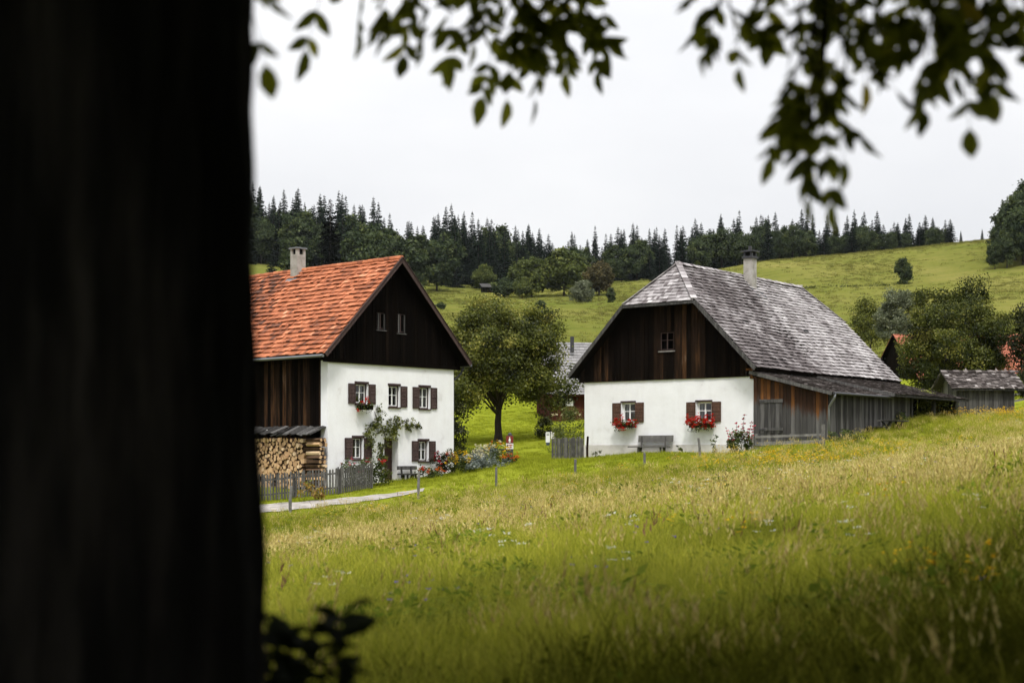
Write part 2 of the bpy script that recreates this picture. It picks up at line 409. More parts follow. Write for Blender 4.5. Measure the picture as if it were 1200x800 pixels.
class MB:
    """collects shapes and links them as ONE mesh object"""

    def __init__(s):
        s.v, s.f, s.t, s.m = [], [], [], []

    def add(s, verts, faces, t=.5, m=0, M=None):
        o = len(s.v)
        for p in verts:
            p = Vector(p)
            s.v.append(tuple(M @ p if M is not None else p))
        for f in faces:
            s.f.append(tuple(i + o for i in f)); s.t.append(t); s.m.append(m)

    def box(s, x0, x1, y0, y1, z0, z1, t=.5, m=0, M=None):
        s.add([(x0, y0, z0), (x1, y0, z0), (x1, y1, z0), (x0, y1, z0), (x0, y0, z1), (x1, y0, z1), (x1, y1, z1), (x0, y1, z1)],
              [(0, 3, 2, 1), (4, 5, 6, 7), (0, 1, 5, 4), (1, 2, 6, 5), (2, 3, 7, 6), (3, 0, 4, 7)], t, m, M)

    def bar(s, a, b, w, h, t=.5, m=0, up=(0, 0, 1)):
        """rectangular bar from a to b, w wide and h high"""
        a, b = Vector(a), Vector(b); d = (b - a); L = d.length; d.normalize()
        u = Vector(up); sx = d.cross(u)
        if sx.length < 1e-4: sx = d.cross(Vector((1, 0, 0)))
        sx.normalize(); uz = sx.cross(d)
        vs = []
        for e in (a, b):
            for i, j in ((-1, -1), (1, -1), (1, 1), (-1, 1)):
                vs.append(e + sx * (i * w / 2) + uz * (j * h / 2))
        s.add(vs, [(3, 2, 1, 0), (4, 5, 6, 7), (0, 1, 5, 4), (1, 2, 6, 5), (2, 3, 7, 6), (3, 0, 4, 7)], t, m)

    def tube(s, pts, radii, n=8, t=.5, m=0, caps=True):
        pts = [Vector(p) for p in pts]
        if not hasattr(radii, '__len__'): radii = [radii] * len(pts)
        o = len(s.v); prev = None
        for i, p in enumerate(pts):
            d = (pts[min(i + 1, len(pts) - 1)] - pts[max(i - 1, 0)])
            d = d.normalized() if d.length > 1e-9 else Vector((0, 0, 1))
            if prev is None:
                a = d.orthogonal().normalized()
            else:
                a = prev - d * prev.dot(d); a = a.normalized() if a.length > 1e-6 else d.orthogonal().normalized()
            prev = a; b = d.cross(a)
            for k in range(n):
                th = 2 * math.pi * k / n
                s.v.append(tuple(p + (a * math.cos(th) + b * math.sin(th)) * radii[i]))
        for i in range(len(pts) - 1):
            for k in range(n):
                k2 = (k + 1) % n
                s.f.append((o + i * n + k, o + i * n + k2, o + (i + 1) * n + k2, o + (i + 1) * n + k)); s.t.append(t); s.m.append(m)
        if caps:
            s.f.append(tuple(o + k for k in range(n))[::-1]); s.t.append(t); s.m.append(m)
            q = o + (len(pts) - 1) * n
            s.f.append(tuple(q + k for k in range(n))); s.t.append(t); s.m.append(m)

    def prism(s, poly, axis, a0, a1, t=.5, m=0):
        """extrude a polygon of (u, w) pairs along x, y or z"""
        def pt(u, w, a):
            return {'x': (a, u, w), 'y': (u, a, w), 'z': (u, w, a)}[axis]
        n = len(poly)
        vs = [pt(u, w, a0) for u, w in poly] + [pt(u, w, a1) for u, w in poly]
        fs = [tuple(range(n))[::-1], tuple(range(n, 2 * n))] + [(i, (i + 1) % n, n + (i + 1) % n, n + i) for i in range(n)]
        s.add(vs, fs, t, m)

    def build(s, name, mats, parent=None, smooth=False):
        me = bpy.data.meshes.new(name)
        me.from_pydata(s.v, [], s.f)
        if isinstance(mats, str): mats = [mats]
        for mt in mats: me.materials.append(MATS[mt])
        me.polygons.foreach_set('material_index', np.array(s.m, np.int32))
        me.attributes.new('tint', 'FLOAT', 'FACE').data.foreach_set('value', np.array(s.t, np.float32))
        if smooth: me.polygons.foreach_set('use_smooth', np.ones(len(s.f), bool))
        me.update()
        return link(bpy.data.objects.new(name, me), parent)


def np_mesh(name, verts, nv, tint, mat, vattr=None):
    """mesh of equal faces with nv corners each, verts laid out face after face"""
    verts = np.asarray(verts, np.float32).reshape(-1, 3); nf = len(verts) // nv
    me = bpy.data.meshes.new(name)
    me.vertices.add(len(verts)); me.vertices.foreach_set('co', verts.ravel())
    me.loops.add(len(verts)); me.loops.foreach_set('vertex_index', np.arange(len(verts), dtype=np.int32))
    me.polygons.add(nf); me.polygons.foreach_set('loop_start', np.arange(nf, dtype=np.int32) * nv)
    me.update(calc_edges=True)
    me.attributes.new('tint', 'FLOAT', 'FACE').data.foreach_set('value', np.asarray(tint, np.float32))
    if vattr is not None:
        me.attributes.new('tip', 'FLOAT', 'POINT').data.foreach_set('value', np.asarray(vattr, np.float32))
    me.materials.append(MATS[mat])
    return me


def unit(a):
    return a / np.maximum(np.linalg.norm(a, axis=-1, keepdims=True), 1e-9)


def leaf_quads(pos, axis, nrm, L, W):
    """diamond leaves: base at pos, long axis, surface normal"""
    axis = unit(axis); side = unit(np.cross(axis, nrm))
    L = np.asarray(L).reshape(-1, 1); W = np.asarray(W).reshape(-1, 1)
    mid = pos + axis * L * .45
    return np.stack([pos, mid + side * W / 2, pos + axis * L, mid - side * W / 2], 1)


def leaf_folded(pos, axis, nrm, L, W):
    """ovate leaves of two half blades folded along the midrib; returns (2N,5,3)"""
    axis = unit(axis); side = unit(np.cross(axis, nrm)); up = np.cross(side, axis)
    L = np.asarray(L).reshape(-1, 1); W = np.asarray(W).reshape(-1, 1)
    droop = -.10 * L
    tip = pos + axis * L + up * droop
    midv = pos + axis * L * .5
    r = []
    for s in (1, -1):
        a = pos + axis * L * .22 + side * W * .40 * s + up * W * .12
        b = pos + axis * L * .52 + side * W * .50 * s + up * W * .14
        c = pos + axis * L * .80 + side * W * .27 * s + up * (droop * .5 + W * .05)
        r.append(np.stack([pos, a, b, c, tip] if s > 0 else [pos, tip, c, b, a], 1))
    return np.concatenate(r, 0)


def sphere_dirs(n, g):
    d = g.normal(size=(n, 3)); return unit(d)


# ------------------------------------------------------------------ world, sun, camera
SUN_TO = Vector((.02, -.64, 1.0)).normalized()


def build_world():
    w = bpy.data.worlds.new('World'); scene.world = w; w.use_nodes = True
    nt = w.node_tree; nt.nodes.clear()
    out = nt.nodes.new('ShaderNodeOutputWorld'); bg = nt.nodes.new('ShaderNodeBackground'); nt.links.new(bg.outputs[0], out.inputs[0])
    bg.inputs['Strength'].default_value = .1
    sky = nt.nodes.new('ShaderNodeTexSky'); sky.sky_type = 'NISHITA'; sky.sun_disc = False
    sky.sun_elevation = math.asin(SUN_TO.z); sky.sun_rotation = math.atan2(SUN_TO.x, SUN_TO.y); sky.altitude = 600; sky.dust_density = 2
    tc = nt.nodes.new('ShaderNodeTexCoord'); sp = nt.nodes.new('ShaderNodeSeparateXYZ'); nt.links.new(tc.outputs['Generated'], sp.inputs[0])
    z = math_node(nt, 'MAXIMUM', sp.outputs['Z'], 0.0)
    # overcast sky: about three times as bright overhead as at the horizon, with faint cloud structure
    lum = math_node(nt, 'ADD', math_node(nt, 'MULTIPLY', math_node(nt, 'POWER', z, 1.8), 16.0), 7.35)
    mp = nt.nodes.new('ShaderNodeMapping'); mp.inputs['Scale'].default_value = (1, 1, 2.6); nt.links.new(tc.outputs['Generated'], mp.inputs[0])
    n = nt.nodes.new('ShaderNodeTexNoise'); n.inputs['Scale'].default_value = 3.4; n.inputs['Detail'].default_value = 7; n.inputs['Roughness'].default_value = .5
    nt.links.new(mp.outputs[0], n.inputs['Vector'])
    cl = math_node(nt, 'ADD', math_node(nt, 'MULTIPLY', spread(nt, n.outputs['Fac'], 2.4), .13), .925)
    lum = math_node(nt, 'MULTIPLY', lum, cl)
    cr = ramp(nt, [(0, (.965, .985, 1.04)), (1, (1.0, 1.0, 1.0))]); nt.links.new(n.outputs['Fac'], cr.inputs[0])
    vm = nt.nodes.new('ShaderNodeVectorMath'); vm.operation = 'SCALE'; nt.links.new(cr.outputs[0], vm.inputs[0]); nt.links.new(lum, vm.inputs['Scale'])
    mx = nt.nodes.new('ShaderNodeMix'); mx.data_type = 'RGBA'; mx.inputs['Factor'].default_value = .985
    nt.links.new(sky.outputs[0], mx.inputs['A']); nt.links.new(vm.outputs[0], mx.inputs['B'])
    nt.links.new(mx.outputs['Result'], bg.inputs['Color'])


build_world()
sl = bpy.data.lights.new('sun', 'SUN'); sl.energy = 2.8; sl.angle = rad(11); sl.color = (1, .965, .91)
so = link(bpy.data.objects.new('sun', sl)); so.rotation_euler = SUN_TO.to_track_quat('Z', 'Y').to_euler(); so.location = (0, -20, 60)

cam = bpy.data.cameras.new('camera'); cam.sensor_width = 36; cam.lens = F * 36 / 1200; cam.shift_y = (HZ - 400) / 1200
cam.clip_start = .1; cam.clip_end = 5000
cam.dof.use_dof = True; cam.dof.focus_distance = 66; cam.dof.aperture_fstop = 1.65; cam.dof.aperture_blades = 9
co = link(bpy.data.objects.new('camera', cam)); co.rotation_euler = (rad(90), 0, 0)
scene.camera = co
scene.view_settings.view_transform = 'Standard'; scene.view_settings.look = 'None'; scene.view_settings.gamma = 1; scene.view_settings.exposure = .2
scene.cycles.max_bounces = 8; scene.cycles.diffuse_bounces = 3; scene.cycles.transparent_max_bounces = 8; scene.cycles.use_denoising = True


# ------------------------------------------------------------------ ground and lane
def axis_lines(spec):
    a = []
    for lo, hi, st in spec: a += list(np.arange(lo, hi, st))
    return np.array(a)


def build_ground():
    xs = axis_lines([(-980, -700, 70), (-700, -140, 28), (-140, -32, 6), (-32, 32, 1), (32, 140, 6), (140, 700, 28), (700, 981, 70)])
    ys = axis_lines([(-240, -40, 50), (-40, 0, 5), (0, 92, 1), (92, 150, 3), (150, 660, 9), (660, 1050, 65)])
    X, Y = np.meshgrid(xs, ys); Z = hgt(X.ravel(), Y.ravel())
    V = np.stack([X.ravel(), Y.ravel(), Z], 1); nx = len(xs)
    i, j = np.meshgrid(np.arange(nx - 1), np.arange(len(ys) - 1)); q = (j * nx + i).ravel()
    Fc = np.stack([q, q + 1, q + 1 + nx, q + nx], 1)
    me = bpy.data.meshes.new('ground'); me.from_pydata(V.tolist(), [], Fc.tolist()); me.materials.append(MATS['turf'])
    me.polygons.foreach_set('use_smooth', np.ones(len(Fc), bool)); me.update()
    tag(link(bpy.data.objects.new('ground', me)), 'grassy hillside and meadow ground', kind='structure')


build_ground()


def build_lane():
    line = [(-420, 55.6, 2.2), (-60, 56.2, 2.2), (100, 56.6, 2.2), (200, 56.9, 2.2), (295, 57.2, 2.1), (350, 57.5, 2.0), (410, 58.0, 1.8), (460, 58.6, 1.4), (500, 59.4, 1.0)]
    pts = []
    for (a, ya, wa), (b, yb, wb) in zip(line[:-1], line[1:]):
        for k in range(12):
            t = k / 12; px = a + (b - a) * t; y = ya + (yb - ya) * t
            pts.append(((px - CX) / F * y, y, wa + (wb - wa) * t))
    vs, fs = [], []
    n = 9
    for i, (x, y, w) in enumerate(pts):
        for k in range(n):
            s = (k / (n - 1) - .5) * w * (1 + .12 * math.sin(i * .8 + k)); yy = y + s
            vs.append((x, yy, 0))
    V = np.array(vs); V[:, 2] = hgt(V[:, 0], V[:, 1]) + .03
    for i in range(len(pts) - 1):
        for k in range(n - 1):
            fs.append((i * n + k, i * n + k + 1, (i + 1) * n + k + 1, (i + 1) * n + k)[::-1])
    me = bpy.data.meshes.new('lane'); me.from_pydata(V.tolist(), [], fs); me.materials.append(MATS['lane_gravel']); me.update()
    tag(link(bpy.data.objects.new('lane', me)), 'pale gravel lane in front of picket fence', kind='structure')


build_lane()


# ------------------------------------------------------------------ building helpers
class Frame:
    """a house's own axes: origin, x along the gable, y along the ridge"""

    def __init__(s, O, th):
        s.O = Vector(O); s.th = th; s.ex = Vector((math.cos(th), math.sin(th), 0)); s.ey = Vector((-math.sin(th), math.cos(th), 0))

    def _ray(s, px, py): return Vector(((px - CX) / F, 1, (HZ - py) / F))

    def gable(s, px, py, y0=0.0):
        d = s._ray(px, py); t = (s.O.dot(s.ey) - 0 + y0) / (d.dot(s.ey)) if False else ((s.O.x * s.ey.x + s.O.y * s.ey.y + y0) / (d.x * s.ey.x + d.y * s.ey.y))
        q = d * t - s.O
        return q.dot(s.ex), q.z

    def side(s, px, py, x0=0.0):
        d = s._ray(px, py); t = (s.O.x * s.ex.x + s.O.y * s.ex.y + x0) / (d.x * s.ex.x + d.y * s.ex.y)
        q = d * t - s.O
        return q.dot(s.ey), q.z

    def world(s, x, y, z): return s.O + s.ex * x + s.ey * y + Vector((0, 0, z))


def wall_holes(mb, x0, x1, z0, z1, holes, depth=.26, t=.5, m=0, step=None):
    """front face of a wall in the y=0 plane (facing -y) with rectangular openings and their reveals"""
    xs = sorted({x0, x1} | {h[0] for h in holes} | {h[1] for h in holes}); zs = sorted({z0, z1} | {h[2] for h in holes} | {h[3] for h in holes})
    for a, b in zip(xs[:-1], xs[1:]):
        for c, d in zip(zs[:-1], zs[1:]):
            mx, mz = (a + b) / 2, (c + d) / 2
            if any(h[0] < mx < h[1] and h[2] < mz < h[3] for h in holes): continue
            mb.add([(a, 0, c), (b, 0, c), (b, 0, d), (a, 0, d)], [(0, 1, 2, 3)], t, m)
    for a, b, c, d in holes:
        mb.add([(a, 0, c), (a, depth, c), (a, depth, d), (a, 0, d)], [(0, 1, 2, 3)], t, m)
        mb.add([(b, 0, c), (b, depth, c), (b, depth, d), (b, 0, d)], [(3, 2, 1, 0)], t, m)
        mb.add([(a, 0, d), (b, 0, d), (b, depth, d), (a, depth, d)], [(3, 2, 1, 0)], t, m)
        mb.add([(a, 0, c), (b, 0, c), (b, depth, c), (a, depth, c)], [(0, 1, 2, 3)], t, m)


def board_wall(mb, place, w, zfun, bw=(.14, .24), th=.03, g=rnd, tfun=None, m=0, ragged=0.0, clip=None):
    """vertical boards; place(u, out, z) maps to the house's coordinates"""
    u = 0.0
    while u < w - .02:
        b = g.uniform(*bw); u2 = min(u + b, w)
        a0, a1 = zfun(u); b0, b1 = zfun(u2)
        o = g.uniform(0, .022); t = g.random() if tfun is None else tfun(u)
        r = g.uniform(0, ragged)
        e = .006
        v = [place(u + e, o, a0 + r), place(u2 - e, o, b0 + r), place(u2 - e, o + th, b0 + r), place(u + e, o + th, a0 + r),
             place(u + e, o, a1), place(u2 - e, o, b1), place(u2 - e, o + th, b1), place(u + e, o + th, a1)]
        mb.add(v, [(0, 3, 2, 1), (4, 5, 6, 7), (0, 1, 5, 4), (1, 2, 6, 5), (2, 3, 7, 6), (3, 0, 4, 7)], t, m)
        u = u2


def cover_roof(mb, o, ud, vd, vlen, urange, course=.3, wid=(.18, .26), th=.03, tfun=None, jit=.012, m=0, lift=.03, wave=0.0):
    """overlapping rows of tiles or shingles on a slope: o eave start, ud along the eave, vd up the slope"""
    o, ud, vd = Vector(o), Vector(ud).normalized(), Vector(vd).normalized(); n = ud.cross(vd).normalized()
    if n.z < 0: n = -n
    rows = int(math.ceil(vlen / course))
    for r in range(rows):
        v0 = r * course; v1 = min(v0 + course * 1.25, vlen)
        if v1 - v0 < .05: continue
        ua, ub = urange(min(v0 + course * .3, vlen)); u = ua - rnd.uniform(0, wid[0])
        while u < ub:
            w = rnd.uniform(*wid); a = max(u, ua); b = min(u + w, ub); u += w
            if b - a < .02: continue
            lf = lift + rnd.uniform(-jit, jit) + .0; dv = rnd.uniform(-.6, .6) * jit
            sag = wave * math.sin(a * .55 + 1) * math.sin(v0 * .5 + .4)
            t = tfun(a, v0) if tfun else rnd.random()
            g = .004
            def q(uu, vv, hh): return o + ud * uu + vd * vv + n * (hh + sag)
            l2 = lf + rnd.uniform(-jit, jit) * .6
            vs = [q(a + g, v0 + dv, lf + th), q(b - g, v0 + dv, l2 + th), q(b - g, v1, .012 + th * .3), q(a + g, v1, .012 + th * .3),
                  q(a + g, v0 + dv, lf), q(b - g, v0 + dv, l2), q(b - g, v1, .0), q(a + g, v1, .0)]
            mb.add(vs, [(0, 1, 2, 3), (4, 5, 1, 0), (5, 6, 2, 1), (7, 4, 0, 3)], t, m)


def make_window(parent, x0, x1, z0, z1, y=.16, frame='frame_umber', sash='white_paint', nx=2, nz=2, shutters=(), shut_mat='shutter_umber', curtain=True, lintel=True, fw=.05, paint_w=.038, shut_w=.42, name='window', sill=True, split='even'):
    """casement in the opening of the y=0 wall, with louvred shutters folded against the wall"""
    mb = MB()
    for a, b, c, d in ((x0, x0 + fw, z0, z1), (x1 - fw, x1, z0, z1)):
        mb.box(a, b, y - .05, y + .06, c, d)
    mb.box(x0 + fw, x1 - fw, y - .05, y + .06, z1 - fw, z1); mb.box(x0 + fw, x1 - fw, y - .05, y + .06, z0, z0 + fw)
    if lintel:
        mb.box(x0 - .05, x1 + .05, -.035, .10, z1 - .012, z1 + .085, t=.3)
    w = mb.build(name, frame, parent)
    mb = MB(); a, b, c, d = x0 + fw, x1 - fw, z0 + fw, z1 - fw; s = paint_w
    mb.box(a, a + s, y - .02, y + .03, c, d); mb.box(b - s, b, y - .02, y + .03, c, d)
    mb.box(a + s, b - s, y - .02, y + .03, c, c + s); mb.box(a + s, b - s, y - .02, y + .03, d - s, d)
    for k in range(1, nx):
        xm = a + (b - a) * k / nx; mb.box(xm - s * .7, xm + s * .7, y - .018, y + .028, c + s, d - s)
    for k in range(1, nz):
        zm = c + (d - c) * (k / nz + (.06 if nz == 2 else 0))
        xsplit = [a + s] + [a + (b - a) * q / nx for q in range(1, nx)] + [b - s]
        for q in range(nx):
            l = xsplit[q] + (s * .7 if q else 0); r = xsplit[q + 1] - (s * .7 if q < nx - 1 else 0)
            mb.box(l, r, y - .012, y + .02, zm - s * .35, zm + s * .35)
    mb.build('sash', sash, w)
    mb = MB(); mb.add([(a, y + .012, c), (b, y + .012, c), (b, y + .012, d), (a, y + .012, d)], [(0, 1, 2, 3)]); mb.build('pane', 'window_glass', w)
    if curtain:
        mb = MB()
        for s0, s1 in ((a, a + (b - a) * .22), (b - (b - a) * .18, b)):
            mb = MB(); n = 8
            for k in range(n):
                u0, u1 = s0 + (s1 - s0) * k / n, s0 + (s1 - s0) * (k + 1) / n; q0, q1 = .13 + .02 * (k % 2), .13 + .02 * ((k + 1) % 2)
                mb.add([(u0, y + q0, c), (u1, y + q1, c), (u1, y + q1, d), (u0, y + q0, d)], [(0, 1, 2, 3)])
            mb.build('curtain', 'cream_curtain', w)
    if sill:
        mb = MB(); mb.box(x0 - .04, x1 + .04, -.07, y - .052, z0 - .06, z0 - .003); mb.build('sill', frame, w)
    for sd in shutters:
        sx0, sx1 = (x0 - .03 - shut_w, x0 - .03) if sd < 0 else (x1 + .03, x1 + .03 + shut_w)
        mb = MB(); zz0, zz1 = z0 + .0, z1 - .02; f = .055
        mb.box(sx0, sx0 + f, -.06, -.02, zz0, zz1, t=.25); mb.box(sx1 - f, sx1, -.06, -.02, zz0, zz1, t=.25)
        for c0 in (zz0, (zz0 + zz1) / 2 - f / 2, zz1 - f):
            mb.box(sx0 + f, sx1 - f, -.058, -.022, c0, c0 + f, t=.25)
        for za, zb in ((zz0 + f, (zz0 + zz1) / 2 - f / 2), ((zz0 + zz1) / 2 + f / 2, zz1 - f)):
            nl = 6
            for k in range(nl):
                zc = za + (zb - za) * (k + .5) / nl
                mb.bar((sx0 + f, -.038, zc), (sx1 - f, -.038, zc), .034, (zb - za) / nl * .82, t=.7 + .3 * rnd.random(), up=(0, .45, 1))
        mb.build('shutter', shut_mat, w)
    return w


# ------------------------------------------------------------------ red-tiled farmhouse
FL = Frame(((384 - CX) / F * 62, 62, -1.45), rad(48.7))
LW, LH, LL = 7.95, 5.48, 15.0                # gable width, wall height, length
LXA, LZA = 3.97, 10.27                        # ridge
LE0, LE1, LOG = -.60, 8.54, .55               # eave ends and gable overhang
LK = (LZA - 5.72) / (LXA - LE0)


def lroof(x): return LZA - abs(x - LXA) * LK


left_house = thing('farmhouse', FL.O, 'white two-storey farmhouse with orange clay tile roof and firewood against its timber side', 'house', FL.th)


def rect(fr, a, b, c, d, dz=0):
    x0, z1 = fr.gable(a, b); x1, z0 = fr.gable(c, d)
    return (x0, x1, z0 + dz, z1 + dz)


L_HOLES = {}
L_HOLES['w1'] = rect(FL, 416.5, 448.8, 430.8, 473.3)
L_HOLES['w2'] = rect(FL, 455.3, 451.2, 468.3, 477)
L_HOLES['w3'] = rect(FL, 491.2, 453, 503.6, 479)
L_HOLES['w4'] = rect(FL, 413.3, 512.3, 425.5, 537.5)
L_HOLES['w5'] = rect(FL, 490.3, 516, 501.8, 540)
dx0, dz1 = FL.gable(450.3, 512.8); dx1, dz0 = FL.gable(466.8, 563.5)
L_HOLES['door'] = (dx0, dx1, dz0, dz1)


def build_left():
    H = left_house
    mb = MB(); wall_holes(mb, 0, LW, -.8, LH, list(L_HOLES.values()), depth=.5)
    mb.add([(0, 0, -.8), (0, .45, -.8), (0, .45, LH), (0, 0, LH)], [(0, 1, 2, 3)])            # white return at the corner
    mb.add([(LW, 0, -.8), (LW, LL, -.8), (LW, LL, LH), (LW, 0, LH)], [(0, 1, 2, 3)])
    mb.add([(0, LL, -.8), (LW, LL, -.8), (LW, LL, LH), (0, LL, LH)], [(0, 1, 2, 3)][::-1])
    mb.add([(.12, .45, -.8), (0, .45, -.8), (0, .45, LH), (.12, .45, LH)], [(0, 1, 2, 3)])
    mb.add([(.5, .5, .05), (LW - .5, .5, .05), (LW - .5, 4, .05), (.5, 4, .05)], [(0, 1, 2, 3)])
    mb.build('wall', 'plaster', H)
    mb = MB(); mb.add([(.13, .45, -.8), (.13, LL, -.8), (.13, LL, LH), (.13, .45, LH)], [(0, 1, 2, 3)], t=.1)
    board_wall(mb, lambda u, o, z: (.10 - o, .47 + u, z), LL - .5, lambda u: (-.5, LH + .1), bw=(.15, .27))
    mb.build('timber_wall', 'umber_boards', H)
    # dark boarded gable, a little proud of the plaster
    mb = MB()
    holes = [rect(FL, 440, 364.5, 451, 387), rect(FL, 464, 366, 474.5, 391)]
    def gz(x): return lroof(x) - .16
    zb = LH - .03
    def boards(x0, x1, lo, hi):
        board_wall(mb, lambda u, o, z: (x0 + u, -.035 - o, z), x1 - x0, lambda u: (lo(x0 + u), hi(x0 + u)), bw=(.16, .26), tfun=lambda u: rnd.random() ** 2 * .75)
    xs = [-.34, holes[0][0], holes[0][1], holes[1][0], holes[1][1], LW + .36]
    for i in range(5):
        if i in (1, 3):
            h = holes[i // 2]
            boards(xs[i], xs[i + 1], lambda x: zb, lambda x: h[2]); boards(xs[i], xs[i + 1], lambda x: h[3], gz)
        else:
            boards(xs[i], xs[i + 1], lambda x: zb, gz)
    mb.box(-.34, LW + .36, -.10, -.075, zb - .06, zb + .10, t=.3)
    mb.build('gable_boards', 'dark_boards', H)
    mb = MB()
    mb.add([(-.3, 0.004, LH), (LW + .3, 0.004, LH), (LXA, 0.004, LZA - .25)], [(0, 1, 2)], t=0)
    mb.add([(-.3, LL, LH), (LW + .3, LL, LH), (LXA, LL, LZA - .25)], [(2, 1, 0)], t=0)
    mb.add([(0, .3, LH - .02), (LW, .3, LH - .02), (LW, LL, LH - .02), (0, LL, LH - .02)], [(0, 1, 2, 3)], t=0)
    mb.build('gable_lining', 'dark_boards', H)
    # roof: deck, tiles, ridge tiles, verge boards
    sl0 = Vector((LXA - LE0, 0, LZA - lroof(LE0))); sl1 = Vector((LXA - LE1, 0, LZA - lroof(LE1)))
    mb = MB()
    th = .14
    mb.prism([(LE0, lroof(LE0) - th), (LXA, LZA - th), (LE1, lroof(LE1) - th), (LE1, lroof(LE1) - .01), (LXA, LZA - .01), (LE0, lroof(LE0) - .01)], 'y', -LOG, LL + LOG, t=.2)
    roof = mb.build('roof', 'dark_boards', H)
    def tt(u, v):
        t = .57 + rnd.gauss(0, .12) + .20 * mnoise.noise(Vector((u * 1.7, v * .25, 21)))
        n = mnoise.noise(Vector((u * .8, v * .8, 3))); t += n * .16
        yy = u - LOG
        # old patch of mossy tiles below and behind the chimney
        d = mnoise.noise(Vector((u * .9, v * .9, 9))) * .8
        if yy > 4.5 + .42 * v + d * .7 and v > 2.0 + d * .6 and rnd.random() < .85: t -= rnd.uniform(.25, .50)
        if v < 2.2 and rnd.random() < .22: t -= .25
        if rnd.random() < .05: t += .25
        return max(0, min(1, t))
    mb = MB()
    cover_roof(mb, (LE0 - .04, -LOG, lroof(LE0) - .04), (0, 1, 0), sl0, sl0.length + .03, lambda v: (0, LL + 2 * LOG), course=.31, wid=(.20, .25), th=.035, tfun=tt, jit=.03, lift=.065, wave=.04)
    cover_roof(mb, (LE1 + .04, -LOG, lroof(LE1) - .04), (0, 1, 0), sl1, sl1.length + .03, lambda v: (0, LL + 2 * LOG), course=.30, wid=(.21, .24), th=.03, tfun=tt, jit=.014, lift=.045)
    mb.build('roof_tiles', 'clay_tile', roof)
    mb = MB(); y = -LOG
    while y < LL + LOG:
        y2 = min(y + .36, LL + LOG); dz = rnd.uniform(-.012, .012)
        mb.tube([(LXA, y, LZA + .0 + dz), (LXA, y2 + .03, LZA + .02 + dz)], [.135, .12], n=10, t=.55 + rnd.gauss(0, .16), caps=True); y = y2
    mb.build('ridge_tiles', 'clay_tile', roof)
    mb = MB()
    for (xa, xb) in ((LE0, LXA), (LE1, LXA)):
        n = 1
        a = Vector((xa, -LOG - .02, lroof(xa) - .075)); b = Vector((xb, -LOG - .02, lroof(xb) - .075))
        mb.bar(a, b, .05, .19, t=.75)
        a2 = a + Vector((0, -.012, .125)); b2 = b + Vector((0, -.012, .125)); mb.bar(a2, b2, .10, .03, t=.4)
    mb.build('verge_board', 'shutter_umber', roof)
    # gutter along the near eave
    mb = MB(); mb.tube([(LE0 - .10, -LOG + .05, lroof(LE0) - .10), (LE0 - .10, LL + LOG, lroof(LE0) - .10)], .07, n=8)
    mb.tube([(LE1 + .10, -LOG + .05, lroof(LE1) - .10), (LE1 + .10, LL + LOG, lroof(LE1) - .10)], .07, n=8); mb.build('gutter', 'zinc', roof)
    mb = MB(); mb.tube([(LE1 + .10, .0, lroof(LE1) - .15), (LE1 - .05, .05, lroof(LE1) - .5), (LW + .1, .12, lroof(LE1) - .85), (LW + .1, .12, .3)], .045, n=8); mb.build('downpipe', 'dull_metal', H)
    # chimney through the near slope just under the ridge
    cy, cx, hw = 6.55, LXA - .12, .26
    mb = MB(); mb.box(cx - hw, cx + hw, cy - hw, cy + hw, LZA - .9, LZA + .78)
    ch = mb.build('chimney', 'chimney_render', roof)
    mb = MB()
    for sx in (-1, 1):
        for sy in (-1, 1):
            mb.box(cx + sx * (hw - .07) - .07, cx + sx * (hw - .07) + .07, cy + sy * (hw - .07) - .07, cy + sy * (hw - .07) + .07, LZA + .78, LZA + 1.05, t=.3)
    mb.box(cx - hw + .1, cx + hw - .1, cy - hw + .1, cy + hw - .1, LZA + .782, LZA + 1.045, m=1)
    mb.build('chimney_opening', ['chimney_render', 'black_void'], ch)
    mb = MB(); mb.box(cx - hw - .06, cx + hw + .06, cy - hw - .06, cy + hw + .06, LZA + 1.05, LZA + 1.12); mb.build('chimney_cap', 'zinc', ch)
    mb = MB()
    zf = lambda x: lroof(x) + .085
    mb.add([(cx - hw - .30, cy - hw - .12, zf(cx - hw - .30)), (cx - hw + .02, cy - hw - .12, zf(cx - hw + .02)), (cx - hw + .02, cy + hw + .12, zf(cx - hw + .02)), (cx - hw - .30, cy + hw + .12, zf(cx - hw - .30))], [(0, 1, 2, 3)])
    mb.add([(cx - hw - .1, cy - hw - .16, zf(cx - hw - .1)), (LXA, cy - hw - .16, zf(LXA)), (LXA, cy - hw + .01, zf(LXA)), (cx - hw - .1, cy - hw + .01, zf(cx - hw - .1))], [(0, 1, 2, 3)])
    mb.build('flashing', 'zinc', ch)
    # windows
    make_window(H, *L_HOLES['w1'], shutters=(-1, 1))
    make_window(H, *L_HOLES['w2'], shutters=(1,), curtain=False)
    make_window(H, *L_HOLES['w3'], shutters=(-1, 1), curtain=False)
    make_window(H, *L_HOLES['w4'], shutters=(-1, 1), shut_w=.46)
    make_window(H, *L_HOLES['w5'], shutters=(-1, 1))
    for h in holes:
        w = make_window(H, h[0], h[1], h[2], h[3], y=.02, frame='dark_boards', sash='shutter_umber', shutters=(), curtain=False, lintel=False, nx=2, nz=2, sill=False, name='attic_window')
        mb = MB(); mb.box(h[0] - .03, h[1] + .03, -.11, -.07, h[2] - .05, h[2] - .01); mb.box(h[0] + .10, h[0] + .17, -.06, -.03, h[2] + .02, h[3] - .08); mb.box(h[1] - .12, h[1] - .04, -.06, -.03, h[2] + .02, h[3] - .10, t=.0); mb.build('sill', 'grey_boards', w)
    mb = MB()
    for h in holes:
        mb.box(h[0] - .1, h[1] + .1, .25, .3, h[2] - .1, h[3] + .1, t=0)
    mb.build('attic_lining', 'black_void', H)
    # door at the back of its reveal
    a, b, c, d = L_HOLES['door']
